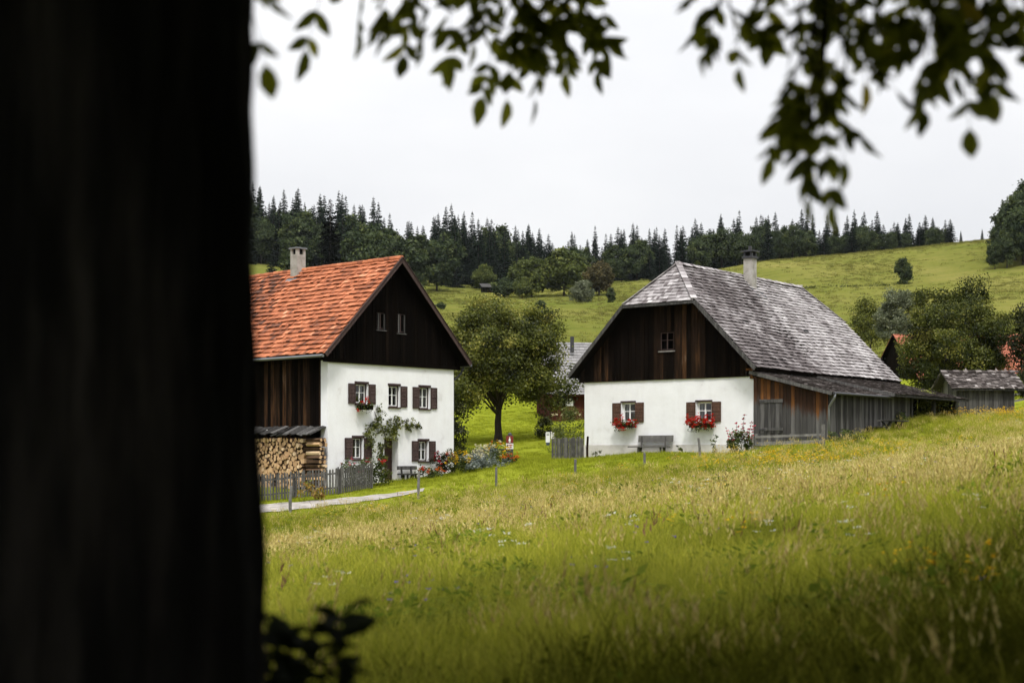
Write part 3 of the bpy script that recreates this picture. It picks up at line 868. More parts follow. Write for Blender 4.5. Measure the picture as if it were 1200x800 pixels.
    mb = MB(); mb.box(a, b, .42, .48, c, d, t=.4)
    for k in range(3):
        zc = c + .12 + k * (d - c - .2) / 3
        mb.box(a + .1, b - .1, .405, .418, zc, zc + (d - c - .2) / 3 - .1, t=.8)
    door = mb.build('door', 'door_wood', H)
    mb = MB(); mb.tube([(b - .1, .40, c + 1.0), (b - .1, .34, c + 1.0), (b - .22, .34, c + 1.0)], .012, n=6); mb.build('handle', 'dull_metal', door)
    mb = MB(); mb.box(a - .25, b + .3, -.55, .42, c - .3, c - .02); mb.build('doorstep', 'stone', H)


build_left()

# ------------------------------------------------------------------ shingle-roofed farmhouse with lean-to
RW = 9.64
_th = -rad(38.6)
_C = Vector(((883 - CX) / F * 66, 66, 0)); _ex = Vector((math.cos(_th), math.sin(_th), 0))
FR = Frame(_C - _ex * RW + Vector((0, 0, -.3)), _th)
RXA, RZA, RH, ROG, RL = 4.82, 9.58, 3.85, .7, 14.9
RE0, RE1, RZE = -.55, 10.12, 4.20
RK = (RZA - RZE) / (RE1 - RXA)
RHZ = 7.50                                    # height of the half-hip's eave
RHW = (RZA - RHZ) / RK
RY0 = 1.15; RY1 = 14.0; RLE = 15.55           # ridge ends, far verge


def rroof(x): return RZA - abs(x - RXA) * RK


right_house = thing('farmhouse', FR.O, 'low white farmhouse with half-hipped grey shingle roof and red geraniums', 'house', FR.th)
R_HOLES = {'a': rect(FR, 728.5, 471.5, 744.2, 494.5), 'b': rect(FR, 816, 470.5, 833.8, 494)}
R_ATTIC = rect(FR, 774, 389, 791, 410.5)


def build_right():
    H = right_house
    zp = .68
    mb = MB(); wall_holes(mb, 0, RW, zp, RH, list(R_HOLES.values()), depth=.5)
    mb.add([(0, RL, 0), (0, 0, 0), (0, 0, RH), (0, RL, RH)], [(0, 1, 2, 3)]); mb.add([(RW, 0, zp), (RW, RL, zp), (RW, RL, RH), (RW, 0, RH)], [(0, 1, 2, 3)])
    mb.add([(RW, RL, -.5), (0, RL, -.5), (0, RL, RH), (RW, RL, RH)], [(0, 1, 2, 3)])
    mb.add([(.5, .5, .7), (RW - .5, .5, .7), (RW - .5, 4, .7), (.5, 4, .7)], [(0, 1, 2, 3)])
    mb.build('wall', 'plaster', H)
    mb = MB(); mb.box(-.03, RW + .02, -.035, .3, -.7, zp); mb.box(-.03, .3, .3, RL, -.7, zp); mb.build('plinth', 'plinth_render', H)
    mb = MB(); h = R_ATTIC; zb = RH - .02
    def top(x): return min(rroof(x), RHZ + .35) - .17
    def boards(x0, x1, lo, hi):
        def tf(u):
            x = x0 + u
            t = rnd.random() ** 1.3 * .8
            if 5.5 < x < 6.4: t += .3
            return min(1, t)
        board_wall(mb, lambda u, o, z: (x0 + u, -.03 - o, z), x1 - x0, lambda u: (lo(x0 + u), hi(x0 + u)), bw=(.15, .27), tfun=tf)
    for x0, x1 in ((-.3, h[0]), (h[1], RW + .3)): boards(x0, x1, lambda x: zb, top)
    boards(h[0], h[1], lambda x: zb, lambda x: h[2]); boards(h[0], h[1], lambda x: h[3], top)
    mb.build('gable_boards', 'umber_boards', H)
    mb = MB()
    for y in (0.004, RL):
        mb.add([(-.3, y, RH - .01), (RW + .3, y, RH - .01), (RXA + RHW, y, RHZ), (RXA, y, RHZ + .15), (RXA - RHW, y, RHZ)], [(0, 1, 2, 3, 4) if y < 1 else (4, 3, 2, 1, 0)], t=0)
    mb.add([(0, .3, RH), (RW, .3, RH), (RW, RL, RH), (0, RL, RH)], [(0, 1, 2, 3)], t=0)
    mb.build('gable_lining', 'umber_boards', H)
    w = make_window(H, h[0], h[1], h[2], h[3], y=-.02, frame='umber_boards', sash='shutter_umber', curtain=False, lintel=False, sill=False, fw=.04, paint_w=.035, name='attic_window')
    mb = MB(); mb.box(h[0] - .06, h[1] + .06, -.13, -.08, h[2] - .06, h[2] - .005, t=.9); mb.build('sill', 'grey_rail', w)
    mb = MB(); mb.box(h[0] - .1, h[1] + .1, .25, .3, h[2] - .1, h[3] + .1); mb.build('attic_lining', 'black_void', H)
    # roof deck
    th = .15
    A = [(RE1, -ROG, RZE), (RE1, RLE, RZE), (RXA + RHW, RLE, RHZ), (RXA, RY1, RZA), (RXA, RY0, RZA), (RXA + RHW, -ROG, RHZ)]
    B = [(RXA * 2 - x, y, z) for x, y, z in A]
    mb = MB()
    for poly, fl in ((A, 0), (B, 1)):
        n = len(poly); vs = [(x, y, z - .012) for x, y, z in poly] + [(x, y, z - th) for x, y, z in poly]
        up = tuple(range(n)); dn = tuple(range(n, 2 * n))[::-1]
        mb.add(vs, [up, dn] + [(i, n + i, n + (i + 1) % n, (i + 1) % n) for i in range(n)], t=.2)
    for y0, yr in ((-ROG, RY0), (RLE, RY1)):
        vs = [(RXA + RHW, y0, RHZ - .012), (RXA, yr, RZA - .012), (RXA - RHW, y0, RHZ - .012), (RXA + RHW, y0, RHZ - th), (RXA, yr, RZA - th), (RXA - RHW, y0, RHZ - th)]
        mb.add(vs, [(0, 1, 2), (5, 4, 3), (0, 2, 5, 3)], t=.2)
    roof = mb.build('roof', 'umber_boards', H)
    sl = Vector((-(RE1 - RXA), 0, RZA - RZE)); SL = sl.length
    vh = SL * (RHZ - RZE) / (RZA - RZE)
    def ur(v):
        k = max(0, (v - vh) / (SL - vh))
        return ((RY0 + ROG) * k, (RLE + ROG) - (RLE - RY1) * k)
    def tt(u, v):
        # paler patch on the far half, darker and mossier by the lower near edge
        n = mnoise.noise(Vector((u * .45, v * .45, 1))); n2 = mnoise.noise(Vector((u * 1.6, v * 1.6, 5)))
        t = .30 + .26 * n + .14 * n2 + .16 * mnoise.noise(Vector((u * 2.1, v * .22, 11))) + rnd.gauss(0, .09)
        t += .34 * max(0, min(1, (u - 6.0) / 2.5)) - .08 * max(0, min(1, (2.5 - v) / 2.5))
        if rnd.random() < .03: t -= .35
        return max(0, min(1, t))
    mb = MB()
    cover_roof(mb, (RE1 + .05, -ROG, RZE - .05), (0, 1, 0), sl, SL + .05, ur, course=.25, wid=(.13, .32), th=.03, tfun=tt, jit=.022, lift=.06, wave=.06)
    cover_roof(mb, (RXA * 2 - RE1 - .05, -ROG, RZE - .05), (0, 1, 0), Vector((-sl.x, 0, sl.z)), SL + .05, ur, course=.30, wid=(.16, .34), th=.022, tfun=tt, jit=.016, lift=.04)
    for y0, yr, xs in ((-ROG, RY0, 1), (RLE, RY1, -1)):
        hs = Vector((0, yr - y0, RZA - RHZ))
        hl = hs.length
        cover_roof(mb, (RXA, y0, RHZ - .02), (1, 0, 0), hs, hl, lambda v: (-RHW * (1 - v / hl), RHW * (1 - v / hl)), course=.235, wid=(.13, .28), th=.022, jit=.016, lift=.04,
                   tfun=lambda u, v: max(0, min(1, .5 + rnd.gauss(0, .17))))
    mb.build('shingles', 'old_shingle', roof)
    mb = MB()
    y = RY0 - .1
    while y < RY1 + .1:
        y2 = min(y + rnd.uniform(.16, .3), RY1 + .1); dz = rnd.uniform(-.015, .02)
        for sx in (-1, 1):
            mb.bar((RXA + sx * .10, y, RZA + .01 + dz), (RXA + sx * .10, y2, RZA + .01 + dz), .26, .03, t=rnd.uniform(.25, .85), up=(sx * .7, 0, 1))
        y = y2
    for a, b in (((RXA + RHW, -ROG, RHZ), (RXA, RY0, RZA)), ((RXA - RHW, -ROG, RHZ), (RXA, RY0, RZA)), ((RXA + RHW, RLE, RHZ), (RXA, RY1, RZA)), ((RXA - RHW, RLE, RHZ), (RXA, RY1, RZA))):
        a, b = Vector(a), Vector(b); n = 11
        for k in range(n):
            p, q = a.lerp(b, k / n), a.lerp(b, (k + 1.2) / n)
            mb.bar(p + Vector((0, 0, .085)), q + Vector((0, 0, .06)), .30, .04, t=rnd.uniform(.2, .85))
    mb.build('ridge_shingles', 'old_shingle', roof)
    mb = MB()
    for sx in (-1, 1):
        a = Vector((RXA + sx * (RE1 - RXA), -ROG - .02, RZE - .07)); b = Vector((RXA + sx * RHW, -ROG - .02, RHZ - .07)); mb.bar(a, b, .05, .17, t=.45)
    mb.bar((RXA - RHW, -ROG - .03, RHZ - .09), (RXA + RHW, -ROG - .03, RHZ - .09), .05, .12, t=.3)
    mb.build('verge_board', 'grey_boards', roof)
    mb = MB()
    for (px, py) in ((902, 393), (969, 400), (991, 411)):
        pass
    for u, v in ((2.9, 3.25), (9.2, 3.2), (10.9, 2.55)):
        # missing shingles: a dark batten showing through
        o = Vector((RE1, -ROG + u, RZE)) + sl.normalized() * v + Vector((.6, 0, .8)).normalized() * .085
        d = sl.normalized()
        mb = MB(); mb.add([o, o + Vector((0, .55, 0)), o + Vector((0, .60, 0)) + d * .2, o + Vector((0, .04, 0)) + d * .2], [(0, 1, 2, 3)], t=0); mb.build('roof_gap', 'black_void', roof)
    # chimney
    cy, cx, hw = 7.35, RXA + .55, .25
    mb = MB(); mb.box(cx - hw, cx + hw, cy - hw, cy + hw, RZA - 1.6, RZA + .85)
    ch = mb.build('chimney', 'chimney_render', roof)
    mb = MB(); mb.box(cx - hw - .07, cx + hw + .07, cy - hw - .07, cy + hw + .07, RZA + .85, RZA + .95)
    for sx in (-1, 1):
        for sy in (-1, 1): mb.box(cx + sx * .19 - .06, cx + sx * .19 + .06, cy + sy * .19 - .06, cy + sy * .19 + .06, RZA + .95, RZA + 1.18)
    mb.box(cx - .18, cx + .18, cy - .18, cy + .18, RZA + .951, RZA + 1.175, m=1)
    mb.build('chimney_opening', ['dull_metal', 'black_void'], ch)
    mb = MB(); mb.box(cx - hw - .12, cx + hw + .12, cy - hw - .12, cy + hw + .12, RZA + 1.18, RZA + 1.25); mb.tube([(cx, cy, RZA + 1.25), (cx, cy, RZA + 1.5)], .10, n=8); mb.build('chimney_cap', 'dull_metal', ch)
    mb = MB()
    for s in (-1, 1):
        yy = cy + s * (hw + .10)
        mb.bar((cx - hw - .1, yy, rroof(cx - hw - .1) + .10), (cx + hw + .55, yy, rroof(cx + hw + .55) + .10), .22, .02)
    mb.build('flashing', 'dull_metal', ch)
    for n, k in (('a', 0), ('b', 1)):
        make_window(H, *R_HOLES[n], shutters=(-1, 1), frame='white_paint', shut_mat='shutter_brown', shut_w=.50, fw=.045, paint_w=.055, sill=True, lintel=False)
    for hh in R_HOLES.values():
        mb = MB(); mb.box(hh[0] - .05, hh[1] + .05, -.04, .09, hh[3] - .01, hh[3] + .07); mb.build('lintel', 'frame_umber', H)


build_right()

LX = 13.42                                    # lean-to's outer wall
LRX, LRZ = 13.78, 2.98                        # its eave


def build_leanto():
    T = thing('lean_to', FR.world(RW, 0, 0), 'low weathered board lean-to on the side of the white shingled farmhouse', 'lean-to', FR.th)
    off = Vector((-RW, 0, 0))
    def lz(x): return LRZ + (LRX - x) * (4.02 - LRZ) / (LRX - RW)
    def sh(mb):
        mb.v = [(x - RW, y, z) for x, y, z in mb.v]; return mb
    # keep the house's coordinates in the mesh so that the weathering line sits right
    T.location = FR.O
    mb = MB()
    dx0, dz1 = FR.gable(892, 468); dx1, dz0 = FR.gable(918, 507)
    board_wall(mb, lambda u, o, z: (RW + .04 + u, -.02 - o, z), LX - RW - .04, lambda u: (.2, lz(RW + .04 + u) - .16), bw=(.16, .26))
    mb.build('front_wall', 'weathered_boards', T)
    mb = MB(); mb.box(RW - .16, RW + .03, -.07, .02, RH - .12, RH + .25, t=.9); mb.box(RW - .35, RW + .12, -.10, -.05, RH + .25, RH + .36, t=.9); mb.build('corner_post', 'rust_boards', T)
    mb = MB()
    for x in np.arange(dx0, dx1 - .05, .2):
        mb.box(x + .005, min(x + .195, dx1), -.10, -.07, dz0, dz1, t=rnd.random() * .8)
    mb.box(dx0 - .04, dx1 + .04, -.13, -.101, dz1 - .16, dz1, t=.6); mb.box(dx0 - .04, dx1 + .04, -.13, -.101, dz0 + .1, dz0 + .24, t=.6)
    d = mb.build('door', 'grey_boards', T)
    for hz in (dz1 - .10, dz0 + .15):
        mb = MB(); mb.box(dx0 - .03, dx0 + .3, -.145, -.131, hz, hz + .04); mb.build('hinge', 'dull_metal', d)
    mb = MB()
    board_wall(mb, lambda u, o, z: (LX + .0 + o, u, z), 8.9, lambda u: (.3 + u * .02, LRZ + .0 + (.12 if u > 5.6 else 0)), bw=(.15, .30), tfun=lambda u: min(1, rnd.random() ** 1.2 * .85 + (.35 if rnd.random() < .06 else 0)))
    mb.add([(LX - .01, 0, .2), (LX - .01, 8.9, .3), (LX - .01, 8.9, LRZ), (LX - .01, 0, LRZ)], [(0, 1, 2, 3)], t=0)
    mb.add([(LX, 8.9, .2), (RW, 8.9, .2), (RW, 8.9, 3.9), (LX, 8.9, LRZ)], [(0, 1, 2, 3)], t=0.1)
    mb.build('side_wall', 'grey_boards', T)
    # near roof
    def slope(y0, y1, xe, ze, dz, name, tone):
        zt = 4.06 + dz; xt = RW + .0
        mb = MB()
        mb.prism([(xt, zt - .12), (xe, ze - .12), (xe, ze - .012), (xt, zt - .012)], 'y', y0, y1, t=.3)
        r = mb.build(name, 'grey_boards', T)
        v = Vector((xt - xe, 0, zt - ze)); mb = MB()
        cover_roof(mb, (xe + .06, y0, ze - .03), (0, 1, 0), v, v.length, lambda q: (-.04, y1 - y0 + .04), course=.26, wid=(.14, .30), th=.022, jit=.02, lift=.045,
                   tfun=lambda a, b: max(0, min(1, tone + .22 * mnoise.noise(Vector((a * .7, b * .9, 7))) + rnd.gauss(0, .17))))
        mb.build('shingles', 'brown_shingle', r)
        mb = MB(); mb.bar((xe, y0 - .03, ze - .06), (xt, y0 - .03, zt - .06), .04, .15, t=.7); mb.build('verge_board', 'grey_boards', r)
        return r
    slope(-.38, 5.85, LRX, LRZ, 0, 'roof', .50)
    slope(5.55, 15.0, LRX + .35, LRZ + .10, .10, 'rear_roof', .40)
    # open bay at the back: posts, beam, dark rear
    for y in (9.1, 12.0, 14.8):
        mb = MB(); mb.box(LX - .1, LX + .08, y - .09, y + .09, .4, LRZ + .05, t=.3); mb.build('post', 'grey_boards', T)
    mb = MB(); mb.box(LX - .09, LX + .09, 9.0, 14.9, LRZ + .0, LRZ + .14, t=.3); mb.build('beam', 'grey_boards', T)
    mb = MB()
    board_wall(mb, lambda u, o, z: (RW + .05 + u, 14.9 - o, z), LX - RW, lambda u: (.4, 4.0 - u * .27), tfun=lambda u: .1)
    board_wall(mb, lambda u, o, z: (RW + .05 + o, 8.95 + u, z), 5.9, lambda u: (.4, 3.9), tfun=lambda u: .1)
    mb.build('rear_wall', 'dark_boards', T)
    # gutter and downpipe at the front corner
    mb = MB(); mb.tube([(LRX + .10, -.40, LRZ - .05), (LRX + .10, 5.9, LRZ - .05)], .06, n=8); mb.build('gutter', 'dull_metal', T)
    mb = MB(); mb.tube([(LRX + .10, -.30, LRZ - .08), (LRX + .08, -.30, LRZ - .25), (LX + .09, -.12, LRZ - .62), (LX + .07, -.10, LRZ - .8), (LX + .07, -.10, .45)], .055, n=10); mb.build('downpipe', 'zinc', T, smooth=True)
    return T


leanto = build_leanto()


# ------------------------------------------------------------------ other buildings
def make_barn(name, fr_O, th, W, L, H, rise, label, cat, wall, tile, over=.5, window=None):
    T = thing(name, fr_O, label, cat, th)
    k = rise / (W / 2)
    mb = MB(); e = -2.0
    board_wall(mb, lambda u, o, z: (u, -o, z), W, lambda u: (e, H + rise - abs(u - W / 2) * k - .1)); board_wall(mb, lambda u, o, z: (-o, u, z), L, lambda u: (e, H)); board_wall(mb, lambda u, o, z: (W + o, u, z), L, lambda u: (e, H))
    board_wall(mb, lambda u, o, z: (u, L + o, z), W, lambda u: (e, H + rise - abs(u - W / 2) * k - .1))
    mb.build('wall', wall, T)
    mb = MB(); xe = over; z0 = H - over * k
    mb.prism([(-xe, z0 - .12), (W / 2, H + rise - .12), (W + xe, z0 - .12), (W + xe, z0), (W / 2, H + rise), (-xe, z0)], 'y', -over, L + over, t=.3)
    r = mb.build('roof', wall, T)
    mb = MB(); v = Vector((W / 2 + xe, 0, H + rise - z0))
    for s in (0, 1):
        o = (-xe - .03, -over, z0 - .02) if s == 0 else (W + xe + .03, -over, z0 - .02)
        cover_roof(mb, o, (0, 1, 0), Vector((v.x if s == 0 else -v.x, 0, v.z)), v.length, lambda q: (0, L + 2 * over), course=.36, wid=(.26, .4), th=.03, jit=.014, lift=.045)
    mb.build('roof_tiles', tile, r)
    if window:
        x0, x1, zz0, zz1 = window
        mb = MB(); f = .14
        mb.box(x0, x1, -.12, -.05, zz0, zz0 + f); mb.box(x0, x1, -.12, -.05, zz1 - f, zz1); mb.box(x0, x0 + f, -.118, -.05, zz0 + f, zz1 - f); mb.box(x1 - f, x1, -.118, -.05, zz0 + f, zz1 - f)
        for q in (1 / 3, 2 / 3):
            xm = x0 + (x1 - x0) * q; mb.box(xm - .03, xm + .03, -.11, -.06, zz0 + f, zz1 - f)
        w = mb.build('window', 'white_paint', T)
        mb = MB(); mb.add([(x0 + f, -.07, zz0 + f), (x1 - f, -.07, zz0 + f), (x1 - f, -.07, zz1 - f), (x0 + f, -.07, zz1 - f)], [(0, 1, 2, 3)]); mb.build('pane', 'window_glass', w)
        mb = MB(); mb.box(x0 - .05, x1 + .05, -.30, -.08, zz0 - .35, zz0 - .05); mb.build('flower_box', 'rust_boards', w)
    return T


# grey-roofed house seen between the two farmhouses
def build_grey_house():
    Y = 112; th = rad(97)
    p = P(716, 470, Y)
    base = h1(p.x, Y) - .4
    fr = Frame((p.x, Y, base), th)
    H = P(670, 455, Y).z - base; top = P(670, 402, Y + 5).z - base
    T = make_barn('farmhouse', fr.O, th, 9.0, 4.6, H, top - H, 'red board house with pale grey roof behind the tree, between both white farmhouses', 'house', 'red_boards', 'grey_sheet', over=.6)
    y1, z1 = fr.side(661.5, 467, -.05); y0, z0 = fr.side(671.5, 475.5, -.05)
    f = .16; mb = MB()
    mb.box(-.14, -.045, y0, y1, z0, z0 + f); mb.box(-.14, -.045, y0, y1, z1 - f, z1); mb.box(-.138, -.045, y0, y0 + f, z0 + f, z1 - f); mb.box(-.138, -.045, y1 - f, y1, z0 + f, z1 - f)
    for q in (1 / 3, 2 / 3):
        m = y0 + (y1 - y0) * q; mb.box(-.13, -.05, m - .035, m + .035, z0 + f, z1 - f)
    w = mb.build('window', 'white_paint', T)
    mb = MB(); mb.add([(-.06, y0 + f, z0 + f), (-.06, y1 - f, z0 + f), (-.06, y1 - f, z1 - f), (-.06, y0 + f, z1 - f)], [(0, 1, 2, 3)]); mb.build('pane', 'window_glass', w)
    mb = MB(); mb.box(-.32, -.08, y0 - .05, y1 + .05, z0 - .42, z0 - .05); mb.build('flower_box', 'rust_boards', w)
    mb = MB(); mb.tube([(3.0, 2.6, top - .9), (3.0, 2.6, top + .35)], .16, n=8); mb.build('flue', 'dull_metal', T)


build_grey_house()


def build_orange_house():
    Y = 135; th = rad(-75)
    p = P(1036, 440, Y); base = h1(p.x, Y) - .5
    zr = P(1050, 392, Y).z - base
    make_barn('farmhouse', (p.x, Y + 4, base), th, 9.0, 17.5, zr - 4.4, 4.4, 'dark board house with orange tile roof half hidden by the big dark tree', 'house', 'dark_boards', 'far_tile')


build_orange_house()


def build_orange_wing():
    Y = 150; th = rad(28)
    p = P(1193, 440, Y); base = h1(p.x, Y) - .5
    zr = P(1195, 386, Y).z - base
    make_barn('barn', (p.x, Y, base), th, 8.0, 11, zr - 3.6, 3.6, 'dark barn with orange tile roof at the right edge behind the tree', 'barn', 'dark_boards', 'far_tile')


build_orange_wing()


def build_shed():
    """small grey shed with mossy shingle roof at the meadow's upper edge; ridge across the view"""
    Y = 81
    p0 = P(1123, 484, Y); base = h1(p0.x, Y) - .5
    th = rad(4)
    W = 3.25; D = 2.6
    T = thing('shed', (p0.x, Y, base), 'small grey board shed with mossy shingle roof at the meadow edge', 'shed', th)
    H = P(1150, 456, Y).z - base + .26; rise = .78
    mb = MB()
    board_wall(mb, lambda u, o, z: (u, -o, z), W, lambda u: (-.3, H + .05), bw=(.13, .24), tfun=lambda u: .25 + .6 * rnd.random())
    zf = lambda u: H + rise - abs(u - D / 2) * rise / (D / 2) - .05
    board_wall(mb, lambda u, o, z: (-o, u, z), D, lambda u: (-.3, zf(u)), bw=(.13, .24)); board_wall(mb, lambda u, o, z: (W + o, u, z), D, lambda u: (-.3, zf(u)), bw=(.13, .24))
    board_wall(mb, lambda u, o, z: (u, D + o, z), W, lambda u: (-.3, H), bw=(.13, .24))
    mb.build('wall', 'grey_boards', T)
    mb = MB(); ov = .40; k = rise / (D / 2); z0 = H - ov * k
    mb.prism([(-ov, z0 - .1), (D / 2, H + rise - .1), (D + ov, z0 - .1), (D + ov, z0 - .012), (D / 2, H + rise - .012), (-ov, z0 - .012)], 'x', -.5, W + .55, t=.3)
    r = mb.build('roof', 'grey_boards', T)
    mb = MB(); v = Vector((0, D / 2 + ov, H + rise - z0))
    cover_roof(mb, (-.55, -ov - .04, z0 - .03), (1, 0, 0), v, v.length, lambda q: (0, W + 1.15), course=.24, wid=(.12, .3), th=.025, jit=.03, lift=.05, tfun=lambda a, b: max(0, min(1, .5 + rnd.gauss(0, .2))))
    cover_roof(mb, (-.55, D + ov + .04, z0 - .03), (1, 0, 0), Vector((0, -v.y, v.z)), v.length, lambda q: (0, W + 1.15), course=.3, wid=(.16, .3), th=.025, jit=.03, lift=.05)
    mb.build('shingles', 'brown_shingle', r)
    mb = MB(); x = -.55
    while x < W + .6:
        x2 = x + rnd.uniform(.2, .4); mb.bar((x, D / 2 - .06, H + rise + .06), (x2, D / 2 - .06, H + rise + rnd.uniform(.03, .09)), .24, .035, t=rnd.random(), up=(0, -.5, 1)); x = x2
    for xx in (.95, 2.75, 3.3): mb.add([(xx - .12, D / 2 - .1, H + rise + .05), (xx + .12, D / 2 - .1, H + rise + .05), (xx + .08, D / 2 + .12, H + rise + .05), (xx - .02, D / 2, H + rise + .27)], [(0, 1, 3), (1, 2, 3), (2, 0, 3)], t=.7)
    mb.build('ridge_shingles', 'brown_shingle', r)
    mb = MB(); mb.bar((W + .57, -ov, z0 - .05), (W + .57, D / 2, H + rise - .05), .04, .14, t=.3); mb.bar((W + .57, D + ov, z0 - .05), (W + .57, D / 2, H + rise - .05), .04, .14, t=.3); mb.build('verge_board', 'grey_boards', r)


build_shed()


def build_hut():
    Y = 425; p = P(566, 348, Y); base = h1(p.x, Y) - .2
    T = thing('hay_hut', (p.x, Y, base), 'tiny dark hay hut with a grey roof below the far wood', 'hut', rad(12))
    mb = MB(); board_wall(mb, lambda u, o, z: (u, -o, z), 4.4, lambda u: (-.5, 2.0)); board_wall(mb, lambda u, o, z: (-o, u, z), 3, lambda u: (-.5, 2.0 + .35 * u)); board_wall(mb, lambda u, o, z: (4.4 + o, u, z), 3, lambda u: (-.5, 2.0 + .35 * u))
    mb.build('wall', 'dark_boards', T)
    mb = MB(); mb.prism([(-.6, 1.75), (3.4, 3.2), (3.4, 3.35), (-.6, 1.9)], 'x', -.5, 4.9, t=.35); mb.build('roof', 'grey_boards', T)


build_hut()


# ------------------------------------------------------------------ foliage builders
def clump_leaves(g, centres, radii, per, size, out_from=None, flat=.8, up=.35, tint_c=.5, tint_v=.16, fold=False):
    """leaves scattered in soft clumps; every clump has its own tone of leaf"""
    centres = np.asarray(centres, float); n = len(centres)
    idx = np.repeat(np.arange(n), per)
    d = np.clip(g.normal(size=(len(idx), 3)), -1.7, 1.7) * .46; d[:, 2] *= flat
    pos = centres[idx] + d * np.asarray(radii)[idx, None]
    c0 = out_from if out_from is not None else centres.mean(0)
    nrm = unit(unit(pos - c0) * .6 + g.normal(size=pos.shape) * .65 + np.array([0, 0, up]))
    ax = unit(np.cross(nrm, g.normal(size=pos.shape)) + np.array([0, 0, -.35]))
    L = size * g.uniform(.65, 1.35, len(idx)); W = L * g.uniform(.5, .75, len(idx))
    q = leaf_folded(pos, ax, nrm, L, W) if fold else leaf_quads(pos, ax, nrm, L, W)
    tc = g.normal(tint_c, tint_v, n)
    t = np.clip(tc[idx] + g.normal(0, .14, len(idx)), 0, 1)
    return q, (np.concatenate([t, t]) if fold else t)


def crown_points(g, n, rx, ry, rz, seed=0, lump=.28, inner=.35, low=-.75, flatlow=1.0):
    d = sphere_dirs(n * 2, g); d = d[d[:, 2] > low][:n]
    r = g.uniform(inner, 1, len(d)) ** .55
    l = np.array([1 + lump * mnoise.noise(Vector((float(x) * 1.9 + seed, float(y) * 1.9, float(z) * 1.9))) * 1.6 for x, y, z in d])
    p = d * (r * l)[:, None] * np.array([rx, ry, rz])
    return p


def limb_mesh(name, base_r, h_trunk, targets, mat='bark_tree', lean=(0, 0), g=rnd, n=7, twist=.06, top=None):
    """tapered trunk with limbs reaching to clump centres"""
    mb = MB(); top = top or h_trunk * 1.6
    tp = []; k = 7
    for i in range(k + 1):
        s = i / k
        tp.append((lean[0] * s + g.uniform(-1, 1) * twist * s * 2, lean[1] * s + g.uniform(-1, 1) * twist * s * 2, top * s - .25))
    rr = [base_r * (1.35 if i == 0 else 1.0) * (1 - .75 * i / k) for i in range(k + 1)]
    mb.tube(tp, rr, n=9)
    for t in targets:
        t = Vector(t); s = max(.35, min(.95, (t.z * .55) / top)); f = s * k; i = min(int(f), k - 1); a = Vector(tp[i]).lerp(Vector(tp[i + 1]), f - i)
        m1 = a.lerp(t, .35) + Vector((0, 0, .12 * (t - a).length)); m2 = a.lerp(t, .7) + Vector((g.uniform(-.1, .1), g.uniform(-.1, .1), .08 * (t - a).length))
        r0 = rr[i] * .42
        mb.tube([a, m1, m2, t], [r0, r0 * .6, r0 * .35, r0 * .12], n=5, caps=False)
    return mb


def make_mesh_only(mb, name, mat):
    o = mb.build(name, mat); me = o.data; bpy.data.objects.remove(o); return me


def broadleaf(seed, H, R, trunk_h, n_clumps, per, size, mat, base_r=.2, rz=None, clump_r=.26, bark='bark_tree', lump=.28, low=-.7, tint_v=.16, limbs=14, inner=.35, shape=None):
    """returns crown and trunk meshes of one tree standing at its own origin"""
    g = np.random.default_rng(seed); rz = rz or (H - trunk_h) / 2; cz = H - rz
    c = crown_points(g, n_clumps, R, R, rz, seed, lump, inner, low); c[:, 2] += cz
    if shape is not None: c = shape(c)
    rad_ = clump_r * R * g.uniform(.7, 1.3, len(c))
    q, t = clump_leaves(g, c, rad_, per, size, out_from=np.array([0, 0, cz]), tint_v=tint_v)
    crown = np_mesh('crown', q, 4, t, mat)
    order = g.permutation(len(c))[:limbs]
    mb = limb_mesh('trunk', base_r, trunk_h, [tuple(c[i]) for i in order], bark, g=random.Random(seed), top=cz)
    return crown, make_mesh_only(mb, 'trunk', bark)


